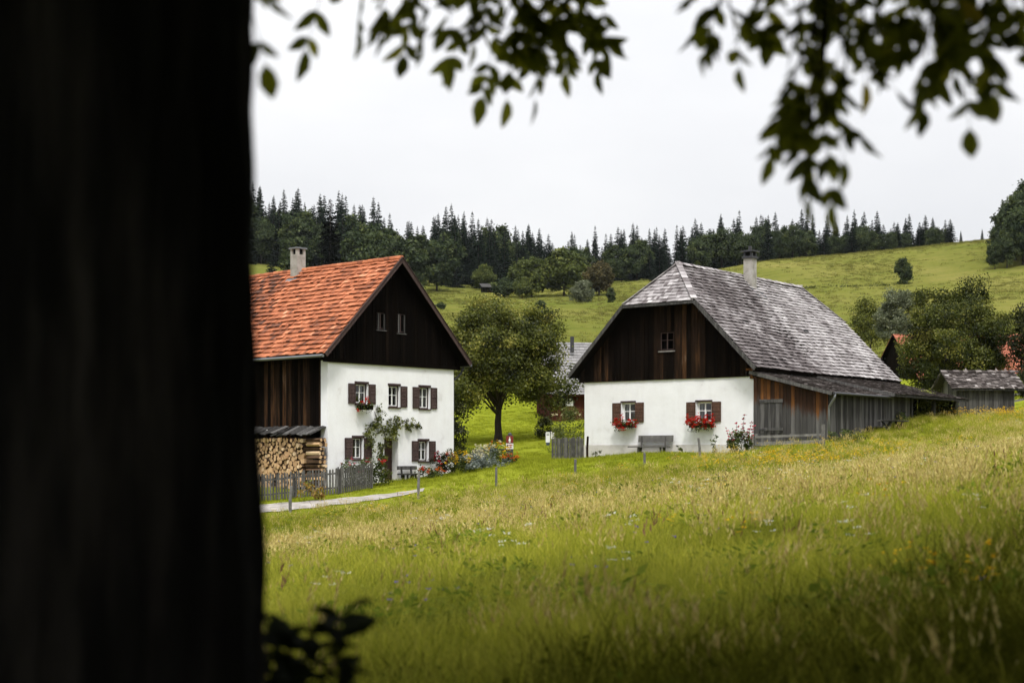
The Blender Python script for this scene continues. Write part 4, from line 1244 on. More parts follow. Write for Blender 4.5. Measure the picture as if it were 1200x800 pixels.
def spruce(seed, H, R, mat='needles', step=.5, nb=7, bare=.06, dens=1.0):
    """conical crown of drooping branches hung with flat sprays of needles"""
    g = np.random.default_rng(seed); Q, T = [], []
    z = H * bare + .5
    while z < H - .15:
        s = 1 - z / H
        if z > H * .3 and g.random() < .06: z += step * .6
        L0 = R * (s ** .84) * (1.0 if s < .8 else 1 - (s - .8) * 1.2) + .12
        k = max(4, int(nb * (.5 + s * .7)))
        ph = g.uniform(0, 6.28)
        for b in range(k):
            a = ph + 6.283 * b / k + g.normal(0, .2); L = L0 * g.uniform(.62, 1.12); tb = np.clip(g.normal(.45, .18), 0, 1)
            d = np.array([math.cos(a), math.sin(a), 0]); sd = np.array([-math.sin(a), math.cos(a), 0])
            m = max(2, int(L / .42 * dens)); zz = z + g.uniform(-.25, .25)
            for i in range(m):
                f = (i + .5) / m
                p = d * L * f + np.array([0, 0, zz - L * (.42 * f - .20 * f * f)])
                wl = (.40 + .75 * (1 - f)) * min(1, L / 1.6) + .16
                for sgn in (-1, 1):
                    ax = unit(sd * sgn * .75 + d * .55 + np.array([0, 0, -.38 + g.normal(0, .15)]))
                    nn = unit(np.array([0, 0, 1.]) + g.normal(0, .35, 3))
                    Q.append(leaf_quads(p[None], ax[None], nn[None], [wl * g.uniform(.8, 1.3)], [(.40 + .16 * g.random()) * min(1, .35 + L / 2)])[0]); T.append(tb + g.normal(0, .1))
                if g.random() < .6:
                    ax = unit(np.array([0, 0, -1.]) + d * .3 + g.normal(0, .2, 3)); nn = unit(np.cross(ax, d) + .3 * d)
                    Q.append(leaf_quads(p[None], ax[None], nn[None], [(.55 + .6 * (1 - f)) * min(1, L / 1.5)], [.36 * min(1, .3 + L / 1.5)])[0]); T.append(tb - .1)
            Q.append(leaf_quads((d * L * .75 + np.array([0, 0, zz - L * .27]))[None], unit(d + np.array([0, 0, -.1]))[None], np.array([[0, 0, 1.]]), [L * .3 + .15], [.34])[0]); T.append(tb + .15)
        z += step * (.65 + .6 * s) * g.uniform(.8, 1.2)
    Q.append(np.array([[-.08, 0, H - .9], [.08, 0, H - .9], [.02, 0, H + .35], [-.02, 0, H + .35]])); T.append(.5)
    crown = np_mesh('crown', np.array(Q), 4, np.clip(T, 0, 1), mat)
    mb = MB(); mb.tube([(0, 0, -.4), (0, 0, H * .5), (0, 0, H * .98)], [H * .011 + .05, H * .007 + .03, .02], n=7)
    return crown, make_mesh_only(mb, 'trunk', 'bark_spruce')


def plant_tree(name, proto, loc, label, cat='tree', group=None, s=1.0, sz=None, rz=None):
    T = thing(name, loc, label, cat, rnd.uniform(0, 6.28) if rz is None else rz, group)
    T.scale = (s, s, sz or s)
    for nm, me in (('crown', proto[0]), ('trunk', proto[1])):
        link(bpy.data.objects.new(nm, me), T)
    return T


def shrub_mesh(g, r, h, n, per, size, mat, seed=0, lump=.3, tint_v=.16):
    c = crown_points(g, n, r, r, h * .55, seed, lump, .2, -.9); c[:, 2] += h * .5
    q, t = clump_leaves(g, c, .38 * min(r, h) * g.uniform(.7, 1.3, len(c)), per, size, out_from=np.array([0, 0, h * .3]), tint_v=tint_v)
    q[..., 2] = np.maximum(q[..., 2], -.05)
    return np_mesh('foliage', q, 4, t, mat)


def blossom_mesh(g, pts, size, mat, k=7):
    pts = np.asarray(pts, float); idx = np.repeat(np.arange(len(pts)), k)
    d = sphere_dirs(len(idx), g); d[:, 2] = np.abs(d[:, 2]) * .6
    pos = pts[idx] + d * size * .15
    q = leaf_quads(pos, d, unit(g.normal(size=d.shape) + np.array([0, 0, .6])), size * g.uniform(.5, .9, len(idx)), size * g.uniform(.45, .8, len(idx)))
    return np_mesh('blossoms', q, 4, np.clip(g.normal(.5, .25, len(idx)), 0, 1), mat)


def garden_plant(name, loc, label, cat, r, h, leaf='leaf_garden', size=.09, n=14, per=45, flowers=(), group=None, seed=None, sx=1, sy=1):
    seed = seed if seed is not None else rnd.randrange(9999)
    g = np.random.default_rng(seed)
    T = thing(name, loc, label, cat, 0, group); T.scale = (sx, sy, 1)
    link(bpy.data.objects.new('foliage', shrub_mesh(g, r, h, n, per, size, leaf, seed)), T)
    for mat, cnt, fs, zlo in flowers:
        cnt = max(2, int(cnt * .62)); fs *= .9
        d = sphere_dirs(cnt, g); d[:, 2] = np.abs(d[:, 2])
        p = d * np.array([r * 1.02, r * 1.02, h * .5]) * g.uniform(.75, 1.08, (cnt, 1)); p[:, 2] = np.clip(h * .5 + p[:, 2] * 1.05, h * zlo, h * 1.12)
        p[:, 1] -= .05; p = np.repeat(p, 4, 0) + g.normal(0, fs * .32, (cnt * 4, 3))
        link(bpy.data.objects.new('blossoms', blossom_mesh(g, p, fs * .5, mat, 6)), T)
    return T


# ------------------------------------------------------------------ climbing rose, geraniums and garden of the red-tiled house
def wall_plant(name, fr, parent_label, cat, paths, leaf, size, per_m, spread_, y=-.12, flowers=(), seed=3, stem_r=.018):
    g = np.random.default_rng(seed); base = paths[0][0]
    bx, bz = fr.gable(*base[:2], y)
    T = thing(name, fr.world(bx, y, bz), parent_label, cat, fr.th)
    mb = MB(); cs, rs, fl = [], [], []
    for path in paths:
        pts = []
        for px, py, wd in path:
            x, z = fr.gable(px, py, y); pts.append((Vector((x - bx, 0, z - bz)), wd))
        mb.tube([p + Vector((rnd.uniform(-.03, .03), .06, 0)) for p, w in pts], [stem_r] * len(pts), n=5, caps=False)
        for (a, wa), (b, wb) in zip(pts[:-1], pts[1:]):
            L = (b - a).length
            for k in range(max(1, int(L * per_m))):
                t = g.random(); p = a.lerp(b, t); w = wa + (wb - wa) * t
                cs.append((p.x + g.normal(0, .45) * w, -.02 + g.normal(0, .07), p.z + g.normal(0, .45) * w)); rs.append(spread_ * (.5 + w))
    mb.build('stem', 'bark_tree', T)
    q, t = clump_leaves(g, cs, rs, 16, size, out_from=np.array([0, 3.0, 0]), flat=1)
    q[..., 1] = np.minimum(q[..., 1], .08)
    link(bpy.data.objects.new('foliage', np_mesh('foliage', q, 4, t, leaf)), T)
    return T


wall_plant('climbing_rose', FL, 'climbing rose trained up the white wall and over the farmhouse door', 'climber',
           [[(448, 558, .05), (448, 540, .14), (449, 528, .24), (453, 514, .5), (450, 502, .65), (443, 492, .65), (440, 482, .4)], [(452, 506, .6), (462, 500, .6), (472, 496, .5), (480, 493, .32), (479, 490, .2)], [(476, 497, .3), (484, 499, .12), (492, 498, .10), (494, 496, .06)],
            [(444, 494, .1), (434, 500, .30), (430, 508, .38), (432, 518, .42), (437, 523, .2)], [(458, 512, .4), (465, 504, .4)], [(442, 480, .2), (446, 478, .05)]], 'leaf_orchard', .11, 14, .16)


def geranium_box(fr, hole, label, boxmat, n_red, r=.62, dense=1.0, w_extra=.12, drop=0.0, fol=True):
    x0, x1, z0, z1 = hole
    T = thing('geranium_box', fr.world((x0 + x1) / 2, -.23, z0 - .27), label, 'flower box', fr.th)
    w = (x1 - x0) / 2 + w_extra
    mb = MB(); mb.box(-w, w, -.12, -.10, 0, .2); mb.box(-w, w, .10, .12, 0, .2); mb.box(-w, -w + .02, -.10, .10, 0, .2); mb.box(w - .02, w, -.10, .10, 0, .2); mb.box(-w + .02, w - .02, -.10, .10, .005, .16)
    mb.build('box', boxmat, T)
    g = np.random.default_rng(int(x0 * 100))
    n = int(34 * dense)
    c = np.stack([g.uniform(-w - .1, w + .1, n), g.normal(-.08, .09, n), .16 + g.normal(.02, .14, n)], 1)
    q, t = clump_leaves(g, c, np.full(n, .16), 16, .085, out_from=np.array([0, .3, 0]))
    link(bpy.data.objects.new('foliage', np_mesh('foliage', q, 4, t, 'leaf_garden')), T)
    p = np.stack([g.uniform(-w - .16, w + .16, n_red), g.normal(-.17, .10, n_red), .20 + g.normal(.06, .16, n_red)], 1)
    p = np.repeat(p, 6, 0) + g.normal(0, .05, (n_red * 6, 3))
    link(bpy.data.objects.new('blossoms', blossom_mesh(g, p, .085, 'petal_red', 6)), T)
    return T


geranium_box(FR, R_HOLES['a'], 'red geraniums in the window box above the bench on the shingled house', 'frame_umber', 30)
geranium_box(FR, R_HOLES['b'], 'fuller red geraniums in the window box nearer the lean-to', 'frame_umber', 44, dense=1.2, w_extra=.2)
geranium_box(FL, L_HOLES['w1'], 'dark window box with few red geraniums under the upper window', 'dark_boards', 5, dense=.35, w_extra=.02)


def firewood():
    protos = []
    for k in range(9):
        g = random.Random(k + 50); n = g.choice([3, 4, 4, 5, 6]); r = g.uniform(.078, .104)
        poly = []
        for i in range(n):
            a = 2 * math.pi * i / n + g.uniform(-.25, .25); q = r * g.uniform(.85, 1.15); poly.append((math.cos(a) * q, math.sin(a) * q))
        if n >= 5: poly = [(a * 1.02, b * 1.02) for a, b in poly]
        mb = MB(); m = len(poly)
        vs = [(-.26, u, w) for u, w in poly] + [(.26, u * g.uniform(.9, 1.05), w * g.uniform(.9, 1.05)) for u, w in poly]
        tone = g.random()
        mb.add(vs, [tuple(range(m))[::-1], tuple(range(m, 2 * m))], t=tone, m=1)
        mb.add(vs, [(i, (i + 1) % m, m + (i + 1) % m, m + i) for i in range(m)], t=tone, m=0 if k % 3 else 1)
        me = bpy.data.meshes.new('firewood_log')
        o = mb.build('firewood_log', ['log_bark', 'log_cut'])
        protos.append(o.data); bpy.data.objects.remove(o)
    zb = h1(FL.world(-.4, 2, 0).x, FL.world(-.4, 2, 0).y) - FL.O.z
    ytop = 2.08
    rows = 12; pitch = (ytop - zb) / rows
    # irregular packing: relaxed random points in the stack's face
    g2 = np.random.default_rng(4); W0, W1, N0 = .92, 5.3, 272
    pt = np.stack([g2.uniform(W0, W1, N0), g2.uniform(zb + .05, ytop - .02, N0)], 1)
    gy, gz = np.meshgrid(np.linspace(W0, W1, 190), np.linspace(zb + .02, ytop, 86)); smp = np.stack([gy.ravel(), gz.ravel()], 1)
    for it in range(14):
        near = np.argmin(((smp[:, None] - pt[None]) ** 2).sum(2), 1); cnt_ = np.bincount(near, minlength=N0)
        pt = np.stack([np.bincount(near, smp[:, 0], N0), np.bincount(near, smp[:, 1], N0)], 1) / np.maximum(cnt_, 1)[:, None]
    d2 = np.sqrt(((pt[:, None] - pt[None]) ** 2).sum(2)) + np.eye(N0) * 9; rad_ = d2.min(1) * .5
    for (y, z), rr in zip(pt, rad_):
        o = bpy.data.objects.new('firewood_log', protos[rnd.randrange(9)])
        o.location = FL.world(-.33 + rnd.uniform(-.06, .06), float(y), float(z)); o.rotation_euler = (rnd.uniform(0, 6.28), 0, FL.th + rnd.uniform(-.04, .04))
        q = float(rr) / .083; o.scale = (1, q * rnd.uniform(.95, 1.2), q * rnd.uniform(.88, 1.1))
        tag(link(o), 'split firewood log with pale cut end, in the stack against the timber wall', 'log', 'stacked firewood logs against the timber wall')
    for r in range(rows):
        for c in range(2):
            o = bpy.data.objects.new('firewood_log', protos[rnd.randrange(9)])
            o.location = FL.world(-.50 + c * .26 + rnd.uniform(-.02, .02), .37 + rnd.uniform(-.08, .08), zb + (r + .5) * pitch)
            o.rotation_euler = (rnd.uniform(0, 6.28), 0, FL.th + math.pi / 2 + rnd.uniform(-.05, .05)); o.scale = (1.95 * rnd.uniform(.75, 1.05), 1.1, .92)
            tag(link(o), 'firewood log laid lengthwise at the end of the stack beside the white wall', 'log', 'lengthwise firewood logs at the stack end')
    T = thing('woodpile_cover', FL.world(-.3, 2.7, 2.3), 'sloping cover of old grey planks lying over the firewood stack', 'cover', FL.th)
    mb = MB(); y = -2.5
    while y < 2.7:
        w = rnd.uniform(.18, .30); dz = rnd.uniform(-.07, .06); k = rnd.uniform(-.32, .08)
        mb.bar((.32, y + k * .3, .30 + dz * .5), (-.60 + rnd.uniform(-.18, .15), y + k, -.05 + dz), w * 1.15, .03, t=rnd.random() ** 2 * .8, up=(.3, rnd.uniform(-.22, .22), 1)); y += w * rnd.uniform(.7, .95)
    mb.build('plank', 'grey_boards', T)
    mb = MB(); mb.tube([(0, 0, 0), (.02, 0, .05), (.03, 0, .11)], [.09, .11, .05], n=7); o = mb.build('roof_stone', 'sign_white'); o.location = FL.world(-.45, 3.55, 2.36)
    tag(o, 'white stone weighing down the planks over the firewood', 'stone')


firewood()


def picket_fence(name, pts, label, h=1.05, gap=.118, w=.072, mat='fence_wood', group=None, post_at=None, tone=(.1, .8), pointed=False):
    """pts: ground points; pickets are parts, two rails, square posts"""
    T = thing(name, pts[0], label, 'fence', 0, group); o = Vector(pts[0])
    for a, b in zip(pts[:-1], pts[1:]):
        a, b = Vector(a), Vector(b); L = (b - a).length; n = max(2, int(L / gap)); d = (b - a).normalized(); nn = Vector((d.y, -d.x, 0)).normalized()
        for zz in (.26, .80):
            mb = MB(); mb.bar(a - o + Vector((0, 0, zz * h)) - nn * -.0, b - o + Vector((0, 0, zz * h)), .045, .07, t=.4); mb.build('rail', mat, T)
        for i in range(n):
            p = a.lerp(b, (i + .5) / n) - o + nn * .042; hh = h * rnd.uniform(.95, 1.05); lean = d * rnd.uniform(-.03, .03); mb = MB(); ww = w * rnd.uniform(.85, 1.15)
            p.z = h1(p.x + o.x, p.y + o.y) - o.z
            t = rnd.uniform(*tone); e = ww / 2; q = .012
            vs = []
            for s in (-1, 1):
                for u, z in ((-e, .04), (e, .04), (e, hh - .05), (0 if pointed else e * .5, hh), (-e * .5, hh - .0), (-e, hh - .04)):
                    vs.append(p + d * u + lean * (z / h) + Vector((0, 0, z)) + nn * q * s)
            m = 6
            mb.add(vs, [tuple(range(m)), tuple(range(m, 2 * m))[::-1]] + [(i2, m + i2, m + (i2 + 1) % m, (i2 + 1) % m) for i2 in range(m)], t=t)
            mb.build('picket', mat, T)
        k = max(1, int(L / 2.2))
        for i in range(k + 1):
            p = a.lerp(b, i / k) - o - nn * .07; mb = MB(); mb.box(p.x - .05, p.x + .05, p.y - .05, p.y + .05, p.z - .2, p.z + h * .95, t=.3); mb.build('post', mat, T)
    return T


picket_fence('picket_fence', [G(268, 58.6), G(345, 59.6), G(398, 60.3), G(436.5, 61.7)], 'grey weathered picket fence in front of the firewood and rose bushes', h=1.12)
picket_fence('picket_fence', [G(649, 68.2), G(683.5, 70.0)], 'short grey picket fence at the corner of the shingled house', h=1.08, gap=.135, w=.10, tone=(.3, 1))
picket_fence('picket_fence', [G(541, 70.0), G(567, 70.2)], 'dark picket fence section behind the flower bed', h=.72, gap=.15, w=.1, tone=(0, .3), mat='grey_boards')


def rail(name, pts_top, label, r=.05, mat='grey_boards'):
    T = MB(); T.tube([Vector(p) - Vector(pts_top[0]) for p in pts_top], r, n=7, t=.2)
    o = T.build(name, mat); o.location = pts_top[0]; tag(o, label, 'rail'); return o


rail('fence_rail', [P(553, 527.5, 69.6), P(575, 527, 69.3), P(594, 526.5, 69)], 'single dark rail running from dark pickets to the sign post')


def fence_post(px, ytop, ybot, Y, label, w=.10, lean=0.0, mat='grey_rail'):
    b = G(px, Y); top = P(px + lean, ytop, Y).z - b.z
    mb = MB()
    mb.tube([(0, 0, -.3), (rnd.uniform(-.01, .01), 0, top * .5), (lean / F * Y, 0, top * .97), (lean / F * Y, 0, top)], [w * .5, w * .5, w * .46, w * .3], n=7, t=rnd.uniform(.3, .7))
    o = mb.build('fence_post', mat); o.location = b
    return tag(o, label, 'post', 'wooden fence posts along the meadow')


fence_post(340, 569, 600, 56.0, 'leaning grey fence post between the lane and the picket fence', .13, 1.5)
fence_post(490.5, 552, 578, 56.5, 'grey fence post in front of the bench by the farmhouse door', .11, .5)
fence_post(581.5, 547, 568, 56.5, 'thin fence post in front of the cream flower bed', .10)
fence_post(674.3, 537.6, 556.5, 57.0, 'fence post below the short picket fence beside the white corner', .11)
fence_post(755.2, 530, 547, 58.0, 'fence post in the lawn in front of the long bench', .11)
fence_post(820, 512.6, 539, 59.5, 'tall fence post below the fuller geranium window', .11, -1.5)
fence_post(688.2, 511, 536, 69.6, 'brown post standing against the white corner beside the pickets', .12, .6, 'umber_boards')
fence_post(881.3, 509.5, 530, 64.9, 'pale post at the corner between hollyhocks and lean-to', .13, .3, 'chimney_render')


def board_rails():
    a, b = G(886, 63.6), G(966, 61.6)
    T = thing('board_fence', a, 'low fence of three grey boards in front of the lean-to boards', 'fence', 0)
    d = (b - a); dn = Vector((d.y, -d.x, 0)).normalized()
    za = P(886, 512, 63.6).z - a.z; zb = P(966, 509, 61.6).z - b.z
    for dz, th in ((0, .10), (-.30, .16), (-.56, .14)):
        mb = MB(); mb.bar(Vector((0, 0, za + dz)) + dn * .07, d + Vector((0, 0, zb + dz)) + dn * .07, .035, th, t=rnd.uniform(.7, 1)); mb.build('board', 'grey_rail', T)
    for f, hh, w in ((.0, .15, .12), (.52, .10, .10), (.98, .45, .16)):
        p = d * f; z = za + (zb - za) * f; mb = MB(); mb.box(p.x - w / 2, p.x + w / 2, p.y - w / 2, p.y + w / 2, p.z - .2, p.z + z + hh, t=.45); mb.build('post', 'grey_rail', T)


board_rails()


def bench(loc, rz, L, label, H=.46, mat='grey_boards', back_h=.9, tone=.5, over=.0):
    T = thing('bench', loc, label, 'bench', rz)
    mb = MB(); mb.box(-L / 2 - over, L / 2, -.24, .20, H - .06, H, t=tone); mb.build('seat', mat, T)
    mb = MB(); bb = .32 if L > 1.6 else .17
    mb.bar((-L / 2 + .1, .30, back_h - bb / 2), (L / 2 + .1, .30, back_h - bb / 2), .04, bb, t=tone + .1, up=(0, .12, 1)); mb.build('backrest', mat, T)
    for s in (-1, 1):
        x = s * (L / 2 - .32)
        mb = MB(); mb.bar((x - s * .0, -.16, -.3), (x - s * .05, -.10, H - .06), .09, .09, t=.2); mb.build('leg', mat, T)
        mb = MB(); mb.bar((x, .15, -.3), (x, .12, H - .06), .09, .09, t=.2); mb.build('leg', mat, T)
        mb = MB(); mb.bar((x, .205, H - .2), (x, .262, back_h - .04), .08, .05, t=.2, up=(1, 0, 0)); mb.build('back_support', mat, T)
    return T


# bench by the shingled house (gable wall at local y = 0)
x0, _ = FR.gable(741, 520, -.45); x1, _ = FR.gable(785, 520, -.45)
bl = FR.world((x0 + x1) / 2, -.48, 0); zs = P(760, 522.5, bl.y).z
bl.z = zs - .46
bench(bl, FR.th, 2.0, 'grey wooden bench against the white wall between the two geranium windows', mat='grey_rail', tone=.25, over=.18, back_h=.98)
x0, _ = FL.gable(470, 550, -.5); x1, _ = FL.gable(489, 550, -.5)
bl = FL.world((x0 + x1) / 2 + .1, -.45, 0); bl.z = P(480, 554.5, bl.y).z - .46
bench(bl, FL.th, 1.25, 'small dark bench beside the farmhouse door', mat='grey_boards', tone=.35, back_h=.80)


def picnic():
    b = FR.world(LX + .9, 4.9, 0); b = Vector((b.x, b.y, h1(b.x, b.y)))
    zt = P(1020, 492, b.y).z - b.z
    T = thing('picnic_table', b, 'dark old table with a fixed bench against the grey lean-to boards', 'table', FR.th + math.pi / 2)
    mb = MB()
    for k in range(4): mb.box(-1.0, 1.0, -.36 + k * .18, -.36 + k * .18 + .165, zt - .06, zt - .01, t=.2 + .15 * k)
    mb.build('tabletop', 'grey_boards', T)
    for s in (-1, 1):
        mb = MB(); mb.bar((s * .8, -.3, -.3), (s * .75, .2, zt - .06), .08, .08, t=.1); mb.build('leg', 'grey_boards', T)
        mb = MB(); mb.bar((s * .7, .3, -.3), (s * .7, -.2, zt - .06), .08, .08, t=.1); mb.build('leg', 'grey_boards', T)
    mb = MB(); mb.box(-1.15, .95, .55, .85, zt - .34, zt - .29, t=.35); mb.build('seat', 'grey_boards', T)
    mb = MB(); mb.box(-.9, -.82, .6, .8, -.3, zt - .34); mb.box(.7, .78, .6, .8, -.3, zt - .34); mb.build('seat_leg', 'grey_boards', T)


picnic()


def sign_post():
    Y = 67.5; b = G(597.5, Y); zt = P(597, 510, Y).z - b.z
    T = thing('sign_post', b, 'brown trail sign with white emblem on a grey wooden pillar by the flowers', 'sign', rad(-4))
    mb = MB(); mb.box(-.155, .155, -.10, .10, -.3, zt, t=.4); mb.build('pillar', 'grey_boards', T)
    mb = MB(); mb.tube([(0, 0, zt + .002), (0, 0, zt + .08), (0, 0, zt + .13)], [.10, .09, .02], n=8); mb.build('lamp_cap', 'dull_metal', T)
    u = zt / 1.25
    mb = MB(); mb.box(-.17, .17, -.135, -.103, zt - .36, zt - .02); pl = mb.build('panel', 'sign_red', T)
    mb = MB(); n = 10
    mb.prism([(.028 * math.cos(6.283 * i / n), zt - .105 + .030 * math.sin(6.283 * i / n)) for i in range(n)], 'y', -.145, -.137)
    mb.prism([(-.055, zt - .25), (.055, zt - .25), (.045, zt - .20), (.025, zt - .145), (-.025, zt - .145), (-.045, zt - .20)], 'y', -.145, -.137)
    mb.prism([(-.04, zt - .32), (.04, zt - .32), (.04, zt - .268), (-.04, zt - .268)], 'y', -.145, -.137)
    mb.build('emblem', 'sign_white', pl)
    mb = MB(); mb.box(-.17, .17, -.135, -.103, zt - .64, zt - .38); p2 = mb.build('text_panel', 'sign_white', T)
    mb = MB()
    for r in range(2):
        z = zt - .455 - r * .10; x = -.14
        while x < .13:
            w = rnd.uniform(.025, .06); mb.box(x, min(x + w, .145), -.143, -.137, z - .03, z + .028); x += w + .014
    mb.build('lettering', 'sign_red', p2)


sign_post()


def white_box():
    Y = 80.5; b = G(642, Y)
    T = thing('letterbox', b, 'white metal box with blue foot standing on the lawn left of the pickets', 'box')
    z0 = P(642, 520, Y).z - b.z; z1 = P(642, 507, Y).z - b.z
    mb = MB(); mb.box(-.12, .12, -.08, .08, z0 + .08, z1); mb.prism([(-.13, z1 + .002), (.13, z1 + .002), (.09, z1 + .05), (-.09, z1 + .05)], 'y', -.09, .09); mb.build('body', 'enamel_white', T)
    mb = MB(); mb.box(-.09, .09, -.06, .06, -.3, z0 + .078); mb.build('foot', 'enamel_blue', T)
    mb = MB(); mb.box(-.08, .08, -.094, -.082, z1 - .12, z1 - .08); mb.build('slot', 'dull_metal', T)
    b = G(647.5, Y + .8)
    T = thing('notice_panel', b, 'small pale panel on a stake beside the white letterbox', 'panel')
    mb = MB(); mb.box(-.10, .10, -.02, .02, z1 - .42, z1); mb.build('panel', 'cream_curtain', T)
    mb = MB(); mb.box(-.025, .025, .022, .06, -.3, z1 - .05); mb.build('stake', 'grey_boards', T)


white_box()


def gp(name, px, Y, label, cat, r, h, **k):
    return garden_plant(name, G(px, Y), label, cat, r, h, **k)


# plants along the red-tiled house, left to right
gp('rose_bush', 413, 62.6, 'rose bush with pink blooms leaning over the picket fence', 'rose', .70, 1.35, flowers=(('petal_pink', 8, .13, .5), ('petal_crimson', 5, .14, .5)), n=24)
gp('rose_bush', 429, 62.3, 'rose bush with one crimson bloom at the end of the picket fence', 'rose', .45, 1.15, flowers=(('petal_crimson', 2, .2, .6),), n=16)
gp('rose_bush', 425, 64.0, 'tall dark rose bush under the lower window beside the vine', 'rose', .5, 1.75, leaf='leaf_dark', n=14)
gp('rose_bush', 445, 62.6, 'bushy rose with red and salmon blooms left of the farmhouse door', 'rose', .55, 1.25, leaf='leaf_garden', flowers=(('petal_red', 3, .2, .85), ('petal_pink', 3, .2, .8)), n=30)
gp('autumn_shrub', 367, 58.6, 'small yellow and orange leaved shrub in front of the pickets', 'shrub', .48, .95, leaf='leaf_autumn', n=14, size=.13, per=22)
gp('marigold_patch', 506, 65.0, 'orange marigolds at the foot of the white wall beside the bench', 'flowers', .55, .5, flowers=(('petal_orange', 22, .13, .5), ('petal_red', 10, .12, .4)), n=14, sx=1.3)
gp('phlox', 517, 66.5, 'crimson phlox clump at the white house corner', 'flowers', .62, 1.05, leaf='leaf_dark', flowers=(('petal_crimson', 20, .22, .65),), n=20)
gp('phlox', 527, 66.2, 'dark red phlox between crimson phlox and yellow blooms', 'flowers', .5, .95, leaf='leaf_dark', flowers=(('petal_red', 10, .16, .5), ('petal_orange', 6, .15, .8)), n=16)
gp('goldenrod', 540, 65.4, 'clump of bright yellow flowers in the bed', 'flowers', .68, .95, flowers=(('petal_yellow', 42, .18, .45),), n=20)
gp('lilac_bush', 524, 68.6, 'grey green bush at the right corner of the white farmhouse', 'shrub', .75, 1.7, leaf='leaf_dark', n=26)
gp('lilac_bush', 540, 69.6, 'low grey green bush in front of the dark pickets', 'shrub', .7, 1.15, leaf='leaf_garden', n=18)
gp('daisy_bush', 556, 65.3, 'cream daisies in the middle of the flower bed', 'flowers', .62, .9, leaf='leaf_grey', flowers=(('petal_cream', 44, .15, .45), ('petal_white', 14, .12, .3)), n=20)
gp('daisy_bush', 568, 65.6, 'dense cream blooms over grey leaves behind the thin post', 'flowers', .65, 1.1, leaf='leaf_grey', flowers=(('petal_cream', 50, .16, .55),), n=20)
gp('lavender', 572, 64.4, 'low mound of blue grey leaves below the cream blooms', 'plant', .62, .5, leaf='leaf_grey', n=18, sx=1.5)
gp('goldenrod', 584, 66.0, 'yellow and cream flowers left of the sign pillar', 'flowers', .68, 1.1, flowers=(('petal_yellow', 30, .16, .6), ('petal_orange', 8, .14, .6), ('petal_cream', 12, .14, .4)), n=20)
gp('marigold_patch', 598, 65.2, 'orange flowers at the foot of the sign pillar', 'flowers', .42, .5, flowers=(('petal_orange', 20, .15, .5), ('petal_red', 8, .14, .4)), n=10)
# by the shingled house
gp('garden_bush', 637, 84, 'dark rounded bush beneath the tree beside the white letterbox', 'shrub', .62, 1.4, leaf='leaf_dark', n=34, per=70)
gp('garden_bush', 667, 76, 'broad bush with pale feathery top behind the short pickets', 'shrub', 1.0, 2.5, leaf='leaf_olive', n=50, per=60, flowers=(('petal_cream', 26, .10, .8),), size=.08)
gp('garden_bush', 655, 80, 'lime green shrub between letterbox and feathery bush', 'shrub', .5, 1.2, leaf='leaf_lime', n=18)
gp('ivy_mound', 533, 69.2, 'dark evergreen shrub growing tall against the right side of the farmhouse', 'shrub', .72, 3.6, leaf='leaf_dark', n=60, per=60, size=.11)
gp('weed_tuft', 701, 69.0, 'small green weed at the plinth left of the bench', 'weed', .32, .38, n=7, per=22)
gp('weed_tuft', 839, 65.4, 'thin pale weed stalks at the plinth right of the bench', 'weed', .24, .75, n=6, per=20, leaf='leaf_olive')
gp('weed_tuft', 797, 67.2, 'tiny weed by the plinth near the tall fence post', 'weed', .16, .4, n=5, per=16)
gp('elder_bush', 1077, 73.5, 'bright green bush at the mouth of the open bay', 'shrub', .95, 1.6, leaf='leaf_lime', n=30, per=50, sx=1.3)
gp('elder_bush', 1100, 76, 'lower bright green bush nearer the grey shed', 'shrub', .8, 1.0, leaf='leaf_garden', n=24, per=40, sx=1.5)
gp('nettle_patch', 1046, 69.6, 'dark green nettles at the grey board wall by the old table', 'plant', .7, .75, leaf='leaf_garden', n=16, sx=1.3)
gp('nettle_patch', 990, 62.6, 'dark nettles below the downpipe of the lean-to', 'plant', .6, .5, leaf='leaf_garden', n=12, sx=1.4)


def hollyhocks():
    b = G(867, 64.6); g = np.random.default_rng(77)
    T = thing('hollyhock', b, 'tall pink and red hollyhocks at the white corner by the lean-to', 'hollyhock')
    link(bpy.data.objects.new('foliage', shrub_mesh(g, .55, .95, 26, 45, .11, 'leaf_garden', 5)), T)
    mb = MB(); pk, rd = [], []
    for dx, top, red in ((-.62, 1.15, 0), (-.35, .95, 0), (-.15, 1.35, 1), (.12, 1.25, 0), (.22, 1.75, 1), (.55, 1.4, 1), (.64, 1.25, 0), (.42, 1.1, 1)):
        bx = dx * .5; y = g.normal(0, .12); mb.tube([(bx, y, .2), (dx * .8, y, top * .6), (dx, y, top)], [.014, .011, .006], n=5)
        for k in range(5):
            t = .55 + .45 * k / 4; (rd if red else pk).append((dx * (.55 + .45 * t) + g.normal(0, .02), y - .04 + g.normal(0, .03), top * t))
    mb.build('stem', 'leaf_garden', T)
    link(bpy.data.objects.new('blossoms', blossom_mesh(g, rd, .13, 'petal_crimson', 8)), T); link(bpy.data.objects.new('blossoms', blossom_mesh(g, pk, .10, 'petal_pink', 7)), T)


hollyhocks()


# ------------------------------------------------------------------ trees
def orchard_shape(c):
    # broad crown that droops lower on the left side, ragged below
    c = c.copy(); c[:, 2] -= .10 * np.abs(c[:, 0]) * .8
    return c


